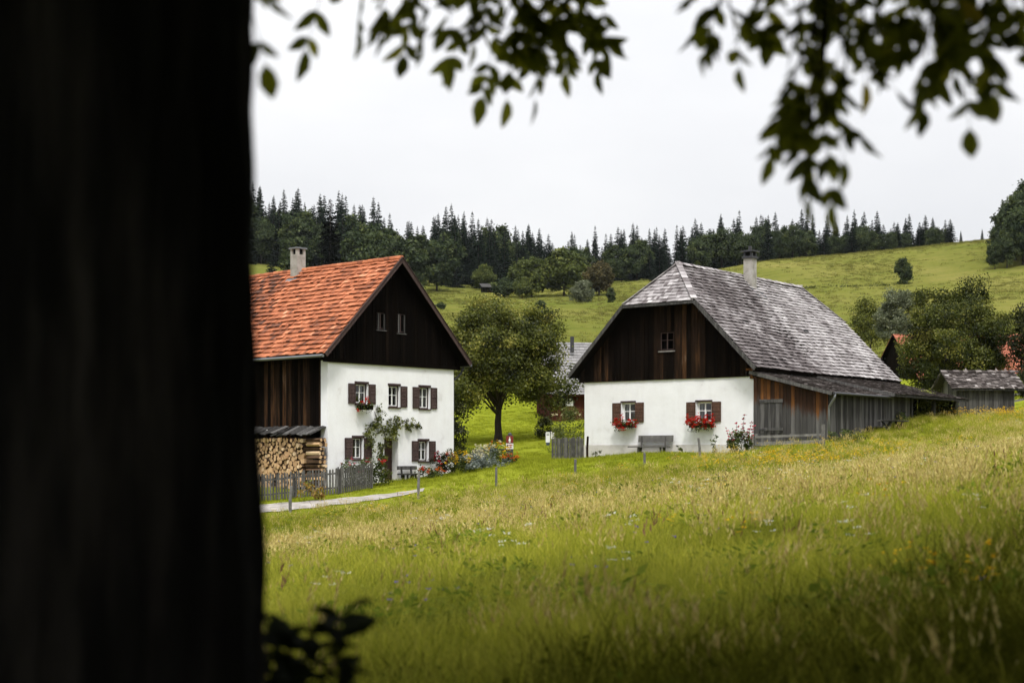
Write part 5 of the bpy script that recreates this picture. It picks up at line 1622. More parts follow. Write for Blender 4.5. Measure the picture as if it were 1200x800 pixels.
T0 = broadleaf(21, 9.2, 3.9, 2.3, 380, 260, .15, 'leaf_orchard', base_r=.25, rz=3.75, clump_r=.20, lump=.30, low=-.72, limbs=30, inner=.3, shape=orchard_shape, tint_v=.27)
b = G(584, 85); plant_tree('walnut_tree', T0, b, 'big leafy tree with dark trunk standing between the two white farmhouses', 'tree', rz=.4, sz=.90)
T1 = broadleaf(33, 8.8, 4.2, 1.2, 290, 300, .165, 'leaf_broad', base_r=.28, rz=4.4, clump_r=.19, lump=.42, low=-.9, limbs=24, inner=.3, tint_v=.27)
b = G(1119, 104); zt = P(1112, 336, 104).z - b.z
plant_tree('broad_tree', T1, b, 'large dense dark green tree rising behind the open bay and grey shed', 'tree', s=zt / 8.9 * .98, rz=1.0)
T2 = broadleaf(41, 7, 2.2, 1.0, 120, 130, .18, 'leaf_dark', base_r=.12, rz=3.0, clump_r=.32)
b = G(1226, 100); plant_tree('garden_tree', T2, b, 'tree cut off by the right edge above the grey shed', 'tree', s=.98)
b = G(1156, 122); plant_tree('garden_tree', T2, b, 'smaller dark tree beside the orange roof right of the large tree', 'tree', s=.62)
b = G(1208, 84); plant_tree('garden_tree', T2, b, 'low bushy tree at the right edge behind the meadow fence', 'tree', s=.42)
T4 = broadleaf(43, 7, 2.4, 1.0, 110, 110, .2, 'leaf_orchard', base_r=.12, rz=3.0, clump_r=.32)
T3 = broadleaf(52, 9, 2.3, 1.2, 130, 150, .22, 'leaf_willow', base_r=.14, rz=4.0, clump_r=.3, low=-.9)
b = G(1053, 150); zt = P(1053, 334, 150).z - b.z
plant_tree('willow', T3, b, 'pale grey green willow on the slope left of the large dark tree', 'willow', s=zt / 9.2)
b = G(1020, 165); plant_tree('garden_tree', T4, b, 'small green tree at the far corner of the shingle roof', 'tree', s=.95)

# wood prototypes
SP = [spruce(100 + i, h, r, step=.62, bare=.03) for i, (h, r) in enumerate(((22, 4.6), (25, 5.0), (20, 4.3), (23, 4.0), (18, 4.6)))]
SPH = (22, 25, 20, 23, 18)
SPN = spruce(140, 24, 4.1, mat='needles_near', step=.5, nb=9)
BL = [broadleaf(200 + i, h, r, 1.2, 120, 80, .75, m, base_r=.3, clump_r=.30, lump=.34, low=-.85, limbs=10) for i, (h, r, m) in enumerate(((16, 5.2, 'leaf_edge'), (14, 4.8, 'leaf_edge'), (18, 5.0, 'leaf_edge'), (12, 4.5, 'leaf_olive'), (11, 4.6, 'leaf_olive'), (10, 4.2, 'leaf_rusty')))]
BLH = (16, 14, 18, 12, 11, 10)
SH = [broadleaf(230 + i, h, r, .2, 60, 80, .5, m, base_r=.12, clump_r=.36, lump=.3, low=-.95, limbs=6) for i, (h, r, m) in enumerate(((5, 2.8, 'leaf_edge'), (5.5, 2.6, 'leaf_willow'), (6.5, 2.0, 'leaf_edge')))]
SHH = (5, 5.5, 6.5)

# crown outline of the far wood in the photograph: column -> height at which the tops stand
TOPS = [(100, 215), (290, 222), (330, 226), (360, 224), (400, 232), (440, 240), (470, 262), (490, 268), (505, 252), (530, 248), (560, 254), (600, 262), (640, 275), (660, 284), (672, 272), (700, 272), (725, 266), (760, 272), (790, 265),
        (830, 262), (860, 255), (890, 252), (930, 255), (980, 252), (1020, 252), (1060, 256), (1090, 262), (1110, 268)]


def top_at(px):
    return float(np.interp(px, [a for a, _ in TOPS], [b for _, b in TOPS]))


def wood_label(px, kind):
    if px < 430: return ('dark %s in the high wood above the orange tile roof' % kind, 'wood above the orange roof: ' + kind)
    if px < 640: return ('%s in the tall wood behind the tiny hay hut' % kind, 'wood behind the hay hut: ' + kind)
    if px < 850: return ('%s in the wood above the pasture and half-hipped roof' % kind, 'wood above the pasture: ' + kind)
    return ('%s in the long low wood along the hill crest' % kind, 'wood along the hill crest: ' + kind)


def plant_wood():
    g = random.Random(5); cnt = 0
    for row, (Y, step) in enumerate(((456, 4.4), (468, 4.2), (482, 4.2), (498, 4.4), (518, 4.6), (540, 5.0))):
        x = (95 - CX) / F * Y
        while x < (1112 - CX) / F * Y:
            xx = x + g.uniform(-1.6, 1.6); yy = Y + g.uniform(-8, 8); x += step * g.uniform(.8, 1.25)
            px = CX + xx / yy * F
            if px > 850: yy += 0
            if px < 270 and row > 2: continue
            b = Vector((xx, yy, h1(xx, yy)))
            tp = top_at(px) + g.choice((-8, -3, 0, 3, 6, 10, 16, 24)) + g.uniform(-3, 3) + (6 if row < 2 else 0)
            h = (HZ - tp) / F * yy - b.z
            edge = (410 < px < 500 and row < 2) or (px > 660 and row == 0 and g.random() < .35) or (row < 3 and px < 410 and g.random() < .22) or (row < 4 and 500 < px < 660 and g.random() < .12) or (px > 850 and row < 2 and g.random() < .5)
            if edge:
                i = g.randrange(3); kind = 'broadleaf tree'; pr = BL[i]; H0 = BLH[i]; nm = 'broadleaf_tree'; h *= .80; hmax = 20
                h = max(7, min(h, hmax)); s = h / H0; sx = s * g.uniform(.85, 1.1)
            else:
                i = g.randrange(5); kind = 'spruce'; pr = SP[i]; H0 = SPH[i]; nm = 'spruce'
                h = max(9, min(h, 33)); s = h / H0; sx = max(.72, min(1.05, s * g.uniform(.85, 1.1)))
            lb, gr = wood_label(px, kind)
            plant_tree(nm, pr, b - Vector((0, 0, .2)), lb, 'tree', gr, s=sx, sz=s); cnt += 1
    print({k: sum(1 for o in bpy.data.objects if o.type == 'EMPTY' and o.name.split('.')[0] == k) for k in ('spruce', 'broadleaf_tree')})
    return cnt


print('wood trees', plant_wood())


def far_tree(nm, pr, H0, px, ytop, Y, label, cat='tree', wide=1.0, group=None):
    b = G(px, Y); h = (HZ - ytop) / F * Y - b.z; s = h / H0
    return plant_tree(nm, pr, b, label, cat, group, s=s * wide, sz=s)


far_tree('spruce', SPN, 24, 387, 233, 330, 'big dark spruce standing out behind the chimney of the orange roof', wide=1.3)
far_tree('spruce', SP[4], 18, 318, 296, 330, 'small young spruce left of the chimney on the orange roof')
far_tree('broadleaf_tree', BL[1], 14, 345, 300, 335, 'round green tree behind the chimney of the orange roof')
far_tree('broadleaf_tree', BL[0], 16, 428, 268, 400, 'pale green broadleaf tree just right of the big dark spruce', wide=1.1)
far_tree('broadleaf_tree', BL[2], 18, 452, 276, 405, 'tall broadleaf tree over the ridge end of the orange roof', wide=1.2)
far_tree('broadleaf_tree', BL[1], 14, 475, 278, 410, 'rounded broadleaf tree in the middle of the wood edge', wide=1.15)
far_tree('broadleaf_tree', BL[0], 16, 512, 280, 425, 'wide dark broadleaf tree at the end of the wood edge', wide=1.2)
far_tree('broadleaf_tree', BL[3], 12, 567, 311, 440, 'olive round tree directly above the tiny hay hut', wide=1.1)
far_tree('broadleaf_tree', BL[4], 11, 623, 303, 400, 'light green round tree on the pasture right of the hut', wide=1.1)
far_tree('broadleaf_tree', BL[3], 12, 661, 293, 400, 'largest yellowish green tree standing on the pasture', wide=1.15)
far_tree('broadleaf_tree', BL[5], 10, 702, 308, 395, 'reddish brown tree on the pasture', wide=1.0)
far_tree('field_bush', SH[1], 5.5, 683, 330, 365, 'pale loose bush on the pasture beneath the reddish tree', 'bush')
far_tree('field_bush', SH[2], 6.5, 716, 337, 355, 'small dark upright bush on the open pasture', 'bush', .9)
far_tree('broadleaf_tree', BL[3], 12, 612, 325, 390, 'dark green tree just below the light green round tree')
far_tree('field_bush', SH[0], 5, 592, 326, 400, 'dark bush right beside the tiny hay hut', 'bush', 1.2)
far_tree('field_bush', SH[0], 5, 634, 352, 330, 'blue green bush on the slope above the big leafy tree', 'bush')
far_tree('field_bush', SH[0], 5, 517, 354, 320, 'round dark bush beside the slope of the orange roofed gable', 'bush', 1.1)
far_tree('field_bush', SH[1], 5.5, 572, 352, 310, 'silvery bush behind the top of the big leafy tree', 'bush', 1.2)
far_tree('field_bush', SH[0], 5, 556, 356, 305, 'green bush left of the silvery bush', 'bush', .9)
far_tree('spruce', SP[4], 18, 764, 312, 440, 'dark conifer right behind the half-hipped roof ridge', wide=1.2)
far_tree('hill_tree', SH[2], 6.5, 1059, 302, 332, 'lone dark tree standing on the open hillside', 'tree', .95)
far_tree('spruce', SP[0], 22, 1126, 270, 436, 'tiny lone spruce on the skyline right of the crest wood')
far_tree('spruce', SP[2], 20, 1151, 268, 436, 'tiny lone spruce on the skyline next to the dark right wood')


def hedge_bank():
    g = np.random.default_rng(12); a = G(1010, 331); T = thing('hedge', a, 'thin dark hedge line running across the open hillside left of the lone tree', 'hedge')
    cs = []
    for k in range(70):
        px = 905 + 170 * g.random(); Y = 331 + g.normal(0, .4); b = G(px, Y); cs.append((b.x - a.x, b.y - a.y, b.z - a.z + .05 + .15 * g.random()))
    q, t = clump_leaves(g, cs, np.full(len(cs), .9), 14, .34, out_from=np.array([0, 6, -3.]), flat=.35)
    link(bpy.data.objects.new('foliage', np_mesh('foliage', q, 4, t, 'leaf_broad')), T)


hedge_bank()


def right_wood():
    g = random.Random(9)
    for row, Y in enumerate((338, 348, 360, 374)):
        px = 1166 + row * 6
        while px < 1290:
            top = float(np.interp(px, [1160, 1175, 1190, 1200, 1300], [262, 246, 226, 216, 190])) + g.uniform(-3, 12) + (24 if row == 0 else 0) + (8 if row == 1 else 0)
            b = G(px, Y + g.uniform(-3, 3)); h = (HZ - top) / F * b.y - b.z
            if row < 2 or g.random() < .3:
                i = g.randrange(2); plant_tree('broadleaf_tree', BL[i], b, 'dark broadleaf tree in the wood at the right edge of the hill', 'tree', 'right edge wood: broadleaf tree', s=h / BLH[i] * .85, sz=h / BLH[i])
            else:
                i = g.randrange(4); plant_tree('spruce', SP[i], b, 'dark spruce in the wood at the right edge of the hill', 'tree', 'right edge wood: spruce', s=min(1.1, h / SPH[i]), sz=h / SPH[i])
            px += g.uniform(13, 19)


right_wood()


# meadow fence at the far right
def far_fence():
    a, b = G(1180, 92), G(1260, 94)
    T = thing('rail_fence', a, 'grey rail fence crossing the grass right of the shed', 'fence')
    d = b - a; z = P(1190, 464, 92).z - a.z
    for dz in (0, -.42):
        mb = MB(); mb.bar((0, 0, z + dz), d + Vector((0, 0, z + dz)), .05, .13, t=.8); mb.build('rail', 'grey_rail', T)
    for f in (0, .33, .66, 1): 
        p = d * f; mb = MB(); mb.box(p.x - .06, p.x + .06, p.y + .03, p.y + .13, p.z - .3, p.z + z + .12, t=.6); mb.build('post', 'grey_rail', T)


far_fence()


# ------------------------------------------------------------------ the near tree: trunk, limbs, hanging leaf sprays and crown
def near_tree():
    g = np.random.default_rng(3)
    cx, cy = -1.065, 3.45; zb = h1(cx, cy)
    T = thing('walnut_tree', (cx, cy, zb), 'huge dark trunk close by on the left with leafy branches hanging across the top', 'tree')
    # trunk with fissured bark
    NS, NZ = 220, 170; top = 4.6
    vs, fs = [], []
    for j in range(NZ + 1):
        z = -.3 + (top + .3) * (j / NZ)
        r = .425 + .16 * math.exp(-max(z, 0) * 2.1) + .012 * math.sin(z * 2.2)
        if z > 3.2: r += (z - 3.2) * .10
        for k in range(NS):
            a = 6.28318 * k / NS
            rr = r * (1 + .03 * math.sin(a * 3 + 1) * math.exp(-max(z, 0) * .7) + .02 * math.sin(a * 2 + z * .5))
            n = mnoise.noise(Vector((math.cos(a) * 5.2, math.sin(a) * 5.2, z * 1.1))); n2 = mnoise.noise(Vector((math.cos(a) * 13, math.sin(a) * 13, z * 3.2 + 4)))
            ridge = abs(n) * .055 + abs(n2) * .022
            rr += ridge - .02
            vs.append((math.cos(a) * rr, math.sin(a) * rr, z))
    for j in range(NZ):
        for k in range(NS):
            k2 = (k + 1) % NS; fs.append((j * NS + k, j * NS + k2, (j + 1) * NS + k2, (j + 1) * NS + k))
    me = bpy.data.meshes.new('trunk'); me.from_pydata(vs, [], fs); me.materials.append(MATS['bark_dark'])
    me.attributes.new('tint', 'FLOAT', 'FACE').data.foreach_set('value', np.full(len(fs), .5, np.float32)); me.polygons.foreach_set('use_smooth', np.ones(len(fs), bool)); me.update()
    link(bpy.data.objects.new('trunk', me), T)
    o = Vector((cx, cy, zb)); eye = -zb
    # limbs in tree coordinates
    limbs = []
    mb = MB()
    def limb(pts, r0, r1):
        n = len(pts); mb.tube([Vector(p) for p in pts], [r0 + (r1 - r0) * i / (n - 1) for i in range(n)], n=10, t=rnd.random())
        limbs.append([Vector(p) for p in pts])
    limb([(0, 0, 4.2), (.8, .5, 5.0), (2.2, 1.1, 5.3), (4.0, 1.6, 5.0), (5.6, 2.0, 4.6)], .24, .04)
    limb([(0, 0, 4.2), (.4, 1.2, 5.2), (.9, 2.6, 5.4), (1.6, 4.2, 5.0)], .2, .03)
    limb([(0, 0, 4.3), (-.9, .6, 5.4), (-2.6, 1.4, 6.2), (-4.6, 2.0, 6.3)], .22, .04)
    limb([(0, 0, 4.3), (.3, -.8, 5.6), (1.2, -2.6, 6.4), (2.4, -4.6, 6.4)], .22, .04)
    limb([(0, 0, 4.3), (-.5, -.9, 5.6), (-1.8, -2.8, 6.3), (-3.2, -4.4, 6.2)], .2, .04)
    limb([(0, 0, 4.3), (.1, .1, 6.4), (.2, .3, 8.4), (.1, .2, 9.6)], .26, .04)
    limb([(.8, .5, 5.0), (2.0, -.4, 5.6), (3.8, -1.2, 5.8), (5.4, -1.6, 5.4)], .14, .03)
    limb([(2.2, 1.1, 5.3), (3.2, 2.6, 5.2), (4.4, 4.0, 4.6)], .11, .03)
    limb([(-.9, .6, 5.4), (-1.4, 2.4, 5.8), (-1.8, 4.2, 5.4)], .10, .03)
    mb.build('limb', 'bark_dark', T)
    # hanging sprays seen at the top of the picture: twig start, end (photograph columns/rows at real depths), leaves per twig
    twigs = [
        ((420, -110, 5.0), (378, 8, 4.9), 4), ((450, -130, 5.2), (425, 2, 5.1), 5), ((470, -120, 5.2), (452, 14, 5.1), 6), ((490, -140, 5.2), (478, 4, 5.1), 6), ((520, -140, 5.2), (500, 12, 5.1), 7), ((545, -110, 5.3), (528, 14, 5.2), 6), ((500, -60, 5.4), (484, 52, 5.3), 4),
        ((600, -120, 5.6), (560, 40, 5.5), 6), ((612, -40, 5.6), (545, 78, 5.5), 7), ((605, -60, 5.6), (575, 105, 5.5), 8), ((620, -90, 5.7), (600, 105, 5.6), 8), ((650, -100, 5.7), (630, 112, 5.6), 8), ((660, -60, 5.7), (664, 92, 5.6), 7), ((690, -90, 5.8), (690, 62, 5.7), 8), ((690, -110, 5.7), (706, 40, 5.6), 5), ((650, -90, 5.5), (640, 60, 5.4), 6), ((640, 10, 5.6), (610, 85, 5.5), 5),
        ((298, -60, 4.2), (297, 62, 4.1), 2),
        ((850, -120, 5.0), (838, 30, 4.9), 7), ((870, -90, 4.9), (862, 78, 4.8), 7), ((880, -150, 5.0), (900, 12, 4.9), 7), ((910, -130, 4.8), (930, 5, 4.7), 6), ((845, 0, 4.9), (832, 66, 4.8), 3),
        ((975, -80, 4.8), (925, 115, 4.7), 7), ((985, -60, 4.7), (958, 140, 4.6), 8), ((955, 30, 4.7), (915, 165, 4.6), 6), ((965, 80, 4.7), (948, 190, 4.6), 6), ((985, 40, 4.6), (990, 150, 4.5), 6), ((960, 110, 4.6), (970, 205, 4.5), 4), ((950, 140, 4.6), (947, 245, 4.55), 2),
        ((1010, -130, 4.9), (1000, 20, 4.8), 7), ((1040, -140, 4.8), (1035, 18, 4.7), 8), ((1060, -100, 4.7), (1070, 30, 4.6), 7), ((1000, 0, 4.8), (1012, 78, 4.7), 4),
        ((1060, -40, 4.6), (1108, 88, 4.5), 8), ((1075, -20, 4.6), (1085, 105, 4.5), 7), ((1100, 10, 4.5), (1132, 128, 4.4), 7), ((1120, -60, 4.6), (1160, 85, 4.5), 8), ((1150, -90, 4.6), (1188, 45, 4.5), 8), ((1110, -100, 4.6), (1120, 35, 4.5), 7), ((1190, -80, 4.6), (1212, 85, 4.5), 6)]
    P_, A_, N_, L_, W_ = [], [], [], [], []
    tw = MB()

    def compound(base, d, ln, k=5, sc=1.0):
        d = d.normalized(); side = d.cross(Vector((0, 0, 1)))
        if side.length < .1: side = Vector((1, 0, 0))
        side.normalize()
        roll = g.normal(0, .6); up = side.cross(d).normalized(); s2 = side * math.cos(roll) + up * math.sin(roll); nrm = d.cross(s2)
        pts = [base, base + d * ln * .5 + Vector((0, 0, -.01)), base + d * ln + Vector((0, 0, -.05 * ln * 4))]
        tw.tube(pts, [.0022, .0016, .001], n=4, caps=False)
        for i in range(k // 2):
            f = .38 + .5 * i / max(1, k // 2 - 1) if k > 3 else .6
            p = base + d * ln * f + Vector((0, 0, -.2 * ln * f * f * .5))
            for s in (-1, 1):
                P_.append(p); A_.append(d * .55 + s2 * s * .85 + Vector((0, 0, -.25 - abs(g.normal(0, .25))))); N_.append(nrm + Vector(g.normal(0, .3, 3))); l = sc * g.uniform(.070, .118); L_.append(l); W_.append(l * g.uniform(.40, .54))
        p = pts[-1]; P_.append(p); A_.append(d + Vector((0, 0, -.45))); N_.append(nrm + Vector(g.normal(0, .3, 3))); l = sc * g.uniform(.09, .125); L_.append(l); W_.append(l * .48)

    for (a, bq, n) in twigs:
        n = max(2, int(round(n * .78)))
        bq = (bq[0], bq[1] - (42 if bq[1] > 20 else 18), bq[2])
        a = P(*a) - o; e = P(*bq) - o
        m = a.lerp(e, .5) + Vector((g.normal(0, .03), g.normal(0, .05), .03))
        tw.tube([a, m, e], [.007, .005, .0025], n=5, caps=False)
        # join the twig to the limb above it
        best = min(((p - a).length, p) for l in limbs for p in l)[1] if False else min((p for l in limbs for p in l), key=lambda p: (p - a).length)
        tw.tube([best, best.lerp(a, .5) + Vector((0, 0, .25)), a], [.016, .011, .007], n=5, caps=False)
        for i in range(n):
            f = .30 + .70 * (i + g.uniform(-.3, .3)) / max(1, n - 1); f = min(max(f, .1), 1)
            p = a.lerp(m, f * 2) if f < .5 else m.lerp(e, f * 2 - 1)
            th = g.uniform(0, 6.28); d = Vector((math.cos(th), math.sin(th) * .8, -.35 - .5 * g.random()))
            if i == n - 1: d = (e - m).normalized() + Vector((0, 0, -.4))
            compound(p, d, g.uniform(.10, .19), int(g.choice([3, 5, 5, 7])))
    q = leaf_folded(np.array(P_), np.array(A_), np.array(N_), L_, W_)
    t = np.clip(g.beta(1.6, 2.4, len(P_)), 0, 1); t = np.concatenate([t, t])
    link(bpy.data.objects.new('leaf_sprays', np_mesh('leaf_sprays', q, 5, t, 'leaf_spray')), T)
    tw.build('twig', 'bark_dark', T)
    # crown overhead, out of the picture, swollen to shade the trunk and near grass
    c = []
    for l in limbs:
        for p, q2 in zip(l[:-1], l[1:]):
            for f in (.2, .55, .9):
                for r in range(5):
                    c.append(p.lerp(q2, f) + Vector((g.normal(0, .9), g.normal(0, .9), abs(g.normal(.5, .6)))))
    d = crown_points(g, 900, 11.5, 10.0, 5.2, 8, .2, .30, -.85); d += np.array([4.6, .2, 6.2])
    c = np.concatenate([np.array([tuple(p) for p in c]), d])
    # keep it above the picture's upper edge
    yy = c[:, 1] + cy; zz = c[:, 2] + zb
    xx = c[:, 0] + cx
    beside = (np.abs(xx) > .37 * yy + 1.6) & (zz > 1.3) & (np.hypot(xx, yy) > 3.5)
    ok = ((zz > (HZ + 60) / F * np.maximum(yy, 0) + .9) & (zz > 2.0)) | beside
    c = c[ok]
    q, t = clump_leaves(g, c, np.full(len(c), .85), 150, .165, out_from=np.array([0, 0, 5.]), fold=True)
    hn = len(q) // 2; qa, qb = q[:hn], q[hn:]; qm = np.concatenate([qa, qb], 1).mean(1); qm = np.concatenate([qm, qm])
    yy = qm[:, 1] + cy; zz = qm[:, 2] + zb
    xx = qm[:, 0] + cx
    ok = (zz > (HZ + 25) / F * np.maximum(yy, 0) + .25) | ((np.abs(xx) > .37 * yy + .6) & (np.hypot(xx, yy) > 2.2))
    link(bpy.data.objects.new('crown', np_mesh('crown', q[ok], 5, t[ok], 'leaf_walnut')), T)


near_tree()


def near_shoots():
    """leafy suckers in the shade at the foot of the near trunk"""
    g = np.random.default_rng(5); Y = 4.1; b = G(345, Y)
    T = thing('elder_sucker', b, 'dark leafy shoots in the shade at the foot of the near trunk', 'shoots')
    mb = MB(); Ps, As, Ns, Ls, Ws = [], [], [], [], []
    for dx, dy, h in ((-.07, 0, 1.14), (.02, .05, 1.06), (.12, -.02, 1.16), (-.14, .04, 1.0), (.0, -.06, .98), (-.2, .0, .9), (.05, .1, .9), (-.04, .08, 1.1), (.09, .06, .8), (-.11, -.05, .85)):
        h *= 1.04; tip = Vector((dx * 1.15, dy * 2, h)); mb.tube([(dx * .3, dy, -.05), (dx * .6, dy, h * .6), tip], [.008, .006, .003], n=5)
        for k in range(60):
            f = .35 + .65 * (k / 59) ** .8; p = Vector((dx * .3, dy, 0)).lerp(tip, f)
            a = g.uniform(0, 6.28); Ps.append(p); As.append((math.cos(a), math.sin(a), g.uniform(-.2, .7))); Ns.append(unit(np.array([g.normal(0, .5), g.normal(0, .5) - .4, 1.]))); l = g.uniform(.08, .13); Ls.append(l); Ws.append(l * .55)
    q = leaf_folded(np.array(Ps), np.array(As), np.array(Ns), Ls, Ws)
    mb.build('stem', 'bark_dark', T); link(bpy.data.objects.new('foliage', np_mesh('foliage', q, 5, np.full(len(q), .25), 'leaf_walnut')), T)


near_shoots()


# ------------------------------------------------------------------ grasses
def blades(g, n, R, h, w, lean, mat, name, seg=3, tint=None, curve=.5):
    """a tuft of curved tapering blades around the origin"""
    a = g.uniform(0, 6.283, n); r = R * np.sqrt(g.random(n)); x, y = np.cos(a) * r, np.sin(a) * r
    hh = g.uniform(h[0], h[1], n); th = g.uniform(0, 6.283, n); ln = g.uniform(lean[0], lean[1], n) * hh
    dx, dy = np.cos(th), np.sin(th); sx, sy = -dy, dx
    ww = g.uniform(w[0], w[1], n); tt = np.clip(g.normal(.5, .22, n) if tint is None else tint, 0, 1)
    Q, T, V = [], [], []
    for s in range(seg):
        f0, f1 = s / seg, (s + 1) / seg
        def pt(f):
            b = ln * (f ** 2); z = hh * f * (1 - curve * .25 * f * f)
            return x + dx * b, y + dy * b, z, ww * (1 - f * .85) / 2
        x0, y0, z0, w0 = pt(f0); x1, y1, z1, w1 = pt(f1)
        q = np.stack([np.stack([x0 - sx * w0, y0 - sy * w0, z0], 1), np.stack([x0 + sx * w0, y0 + sy * w0, z0], 1), np.stack([x1 + sx * w1, y1 + sy * w1, z1], 1), np.stack([x1 - sx * w1, y1 - sy * w1, z1], 1)], 1)
        Q.append(q); T.append(tt); V.append(np.tile([f0, f0, f1, f1], (n, 1)))
    return np.concatenate(Q), np.concatenate(T), np.concatenate(V)


def clump_obj(name, parts):
    """unlinked source object made of (quads, tint, tip, material) parts"""
    nm = sum(len(p[0]) for p in parts)
    V = np.concatenate([p[0].reshape(-1, 3) for p in parts]); me = np_mesh(name, V, 4, np.concatenate([p[1] for p in parts]), parts[0][3], np.concatenate([p[2].ravel() for p in parts]))
    mats = []
    for p in parts:
        if p[3] not in mats: mats.append(p[3])
    me.materials.clear()
    for m in mats: me.materials.append(MATS[m])
    me.polygons.foreach_set('material_index', np.concatenate([np.full(len(p[0]), mats.index(p[3]), np.int32) for p in parts]))
    return bpy.data.objects.new(name, me)


def seed_stems(g, n, R, h, head, hw, seedmat='meadow_seed', lean=(.05, .3)):
    q, t, v = blades(g, n, R, h, (.004, .006), lean, None, '', seg=3, curve=.25)
    st = g.bit_generator
    # heads at the stem ends
    tips = q[2 * n:3 * n, 2:4].mean(1); low = q[2 * n:3 * n, 0:2].mean(1); d = unit(tips - low)
    qs, ts, vs = [], [], []
    for k in range(6):
        f = k / 6; p = tips + d * head * (f - .45)[..., None] if hasattr(f, 'shape') else tips + d * head * (f - .45)
        a = g.uniform(0, 6.28, n); o = np.stack([np.cos(a), np.sin(a), np.full(n, .9)], 1)
        L = head * .42 * (1 - .5 * f); qs.append(leaf_quads(p, unit(o * .5 + d), unit(g.normal(size=(n, 3))), np.full(n, L), np.full(n, hw * (1.2 - f)))); ts.append(np.clip(g.normal(.5, .25, n), 0, 1)); vs.append(np.full((n, 4), .5))
    return [(q, t, v, 'meadow_blade'), (np.concatenate(qs), np.concatenate(ts), np.concatenate(vs), seedmat)]


def flower_clump(g, n, R, h, size, petal, umbel=False):
    q, t, v = blades(g, n, R, h, (.004, .006), (.0, .25), None, '', seg=3, curve=.2)
    tips = q[2 * n:3 * n, 2:4].mean(1); k = 10 if umbel else 6
    idx = np.repeat(np.arange(n), k); a = g.uniform(0, 6.283, len(idx)); r = size * (np.sqrt(g.random(len(idx))) if umbel else np.full(len(idx), .18))
    pos = tips[idx] + np.stack([np.cos(a) * r, np.sin(a) * r, g.normal(0, .006, len(idx))], 1)
    ax = np.stack([np.cos(a), np.sin(a), np.full(len(idx), .35)], 1); s = size * (.4 if umbel else .75)
    fq = leaf_quads(pos, ax, np.tile([0, 0, 1.], (len(idx), 1)) + g.normal(0, .4, (len(idx), 3)), np.full(len(idx), s), np.full(len(idx), s * .8))
    lq, lt, lv = blades(g, 14, R, (.15, .35), (.012, .022), (.2, .6), None, '', seg=3)
    return [(q, t, v, 'meadow_blade'), (lq, lt, lv, 'herb_leaf'), (fq, np.clip(g.normal(.5, .25, len(idx)), 0, 1), np.zeros((len(idx), 4)), petal)]


def scatter(name, pts, rz, sc, pick, objs, label, tilt=.12):
    """one stuff object: clumps instanced on its own points"""
    cl = bpy.data.collections.new(name + '_tufts')
    objs = sorted(objs, key=lambda o: o.name)
    for o in objs: cl.objects.link(o)
    me = bpy.data.meshes.new(name); n = len(pts)
    me.vertices.add(n); me.vertices.foreach_set('co', np.asarray(pts, np.float32).ravel())
    me.attributes.new('turn', 'FLOAT_VECTOR', 'POINT').data.foreach_set('vector', np.stack([RNG.normal(0, tilt, n), RNG.normal(0, tilt, n), rz], 1).astype(np.float32).ravel())
    me.attributes.new('size', 'FLOAT', 'POINT').data.foreach_set('value', np.asarray(sc, np.float32))
    me.attributes.new('pick', 'INT', 'POINT').data.foreach_set('value', np.asarray(pick, np.int32))
    o = link(bpy.data.objects.new(name, me)); tag(o, label, kind='stuff')
    ng = bpy.data.node_groups.new(name + '_scatter', 'GeometryNodeTree')
    ng.interface.new_socket('Geometry', in_out='INPUT', socket_type='NodeSocketGeometry'); ng.interface.new_socket('Geometry', in_out='OUTPUT', socket_type='NodeSocketGeometry')
    N = ng.nodes; gi = N.new('NodeGroupInput'); go = N.new('NodeGroupOutput'); ip = N.new('GeometryNodeInstanceOnPoints'); ci = N.new('GeometryNodeCollectionInfo')
    ci.inputs['Collection'].default_value = cl; ci.inputs['Separate Children'].default_value = True; ci.inputs['Reset Children'].default_value = True

    def named(nm, ty):
        a = N.new('GeometryNodeInputNamedAttribute'); a.data_type = ty; a.inputs['Name'].default_value = nm; return a.outputs['Attribute']
    er = N.new('FunctionNodeEulerToRotation'); ng.links.new(named('turn', 'FLOAT_VECTOR'), er.inputs[0])
    ng.links.new(gi.outputs[0], ip.inputs['Points']); ng.links.new(ci.outputs[0], ip.inputs['Instance']); ip.inputs['Pick Instance'].default_value = True
    ng.links.new(named('pick', 'INT'), ip.inputs['Instance Index']); ng.links.new(er.outputs[0], ip.inputs['Rotation']); ng.links.new(named('size', 'FLOAT'), ip.inputs['Scale'])
    ng.links.new(ip.outputs[0], go.inputs[0])
    md = o.modifiers.new('scatter', 'NODES'); md.node_group = ng
    return o


EDGE = [(-.62, 53.4), (-.40, 54.2), (-.183, 54.8), (-.08, 55.5), (.0, 55.3), (.05, 55.6), (.10, 56.5), (.13, 58.0), (.165, 61.6), (.222, 61.4), (.25, 66.0), (.277, 69.5), (.31, 76.5), (.36, 82), (.45, 88), (.6, 95)]


def edge_y(u): return np.interp(u, [a for a, _ in EDGE], [b for _, b in EDGE])


def pts_in(density, ylo, yhi, ulo, uhi, cond, g):
    """random ground points with an areal density, in a wedge in front of the place the picture was taken"""
    area = (yhi * yhi - ylo * ylo) / 2 * (uhi - ulo); n = int(area * density)
    y = np.sqrt(g.uniform(ylo * ylo, yhi * yhi, n)); u = g.uniform(ulo, uhi, n); x = u * y
    k = cond(x, y, u); x, y = x[k], y[k]
    return np.stack([x, y, hgt(x, y) - .02], 1)


def vnoise(x, y, s, o=0.0):
    return np.array([mnoise.noise(Vector((float(a) * s + o, float(b) * s, o))) for a, b in zip(x, y)])


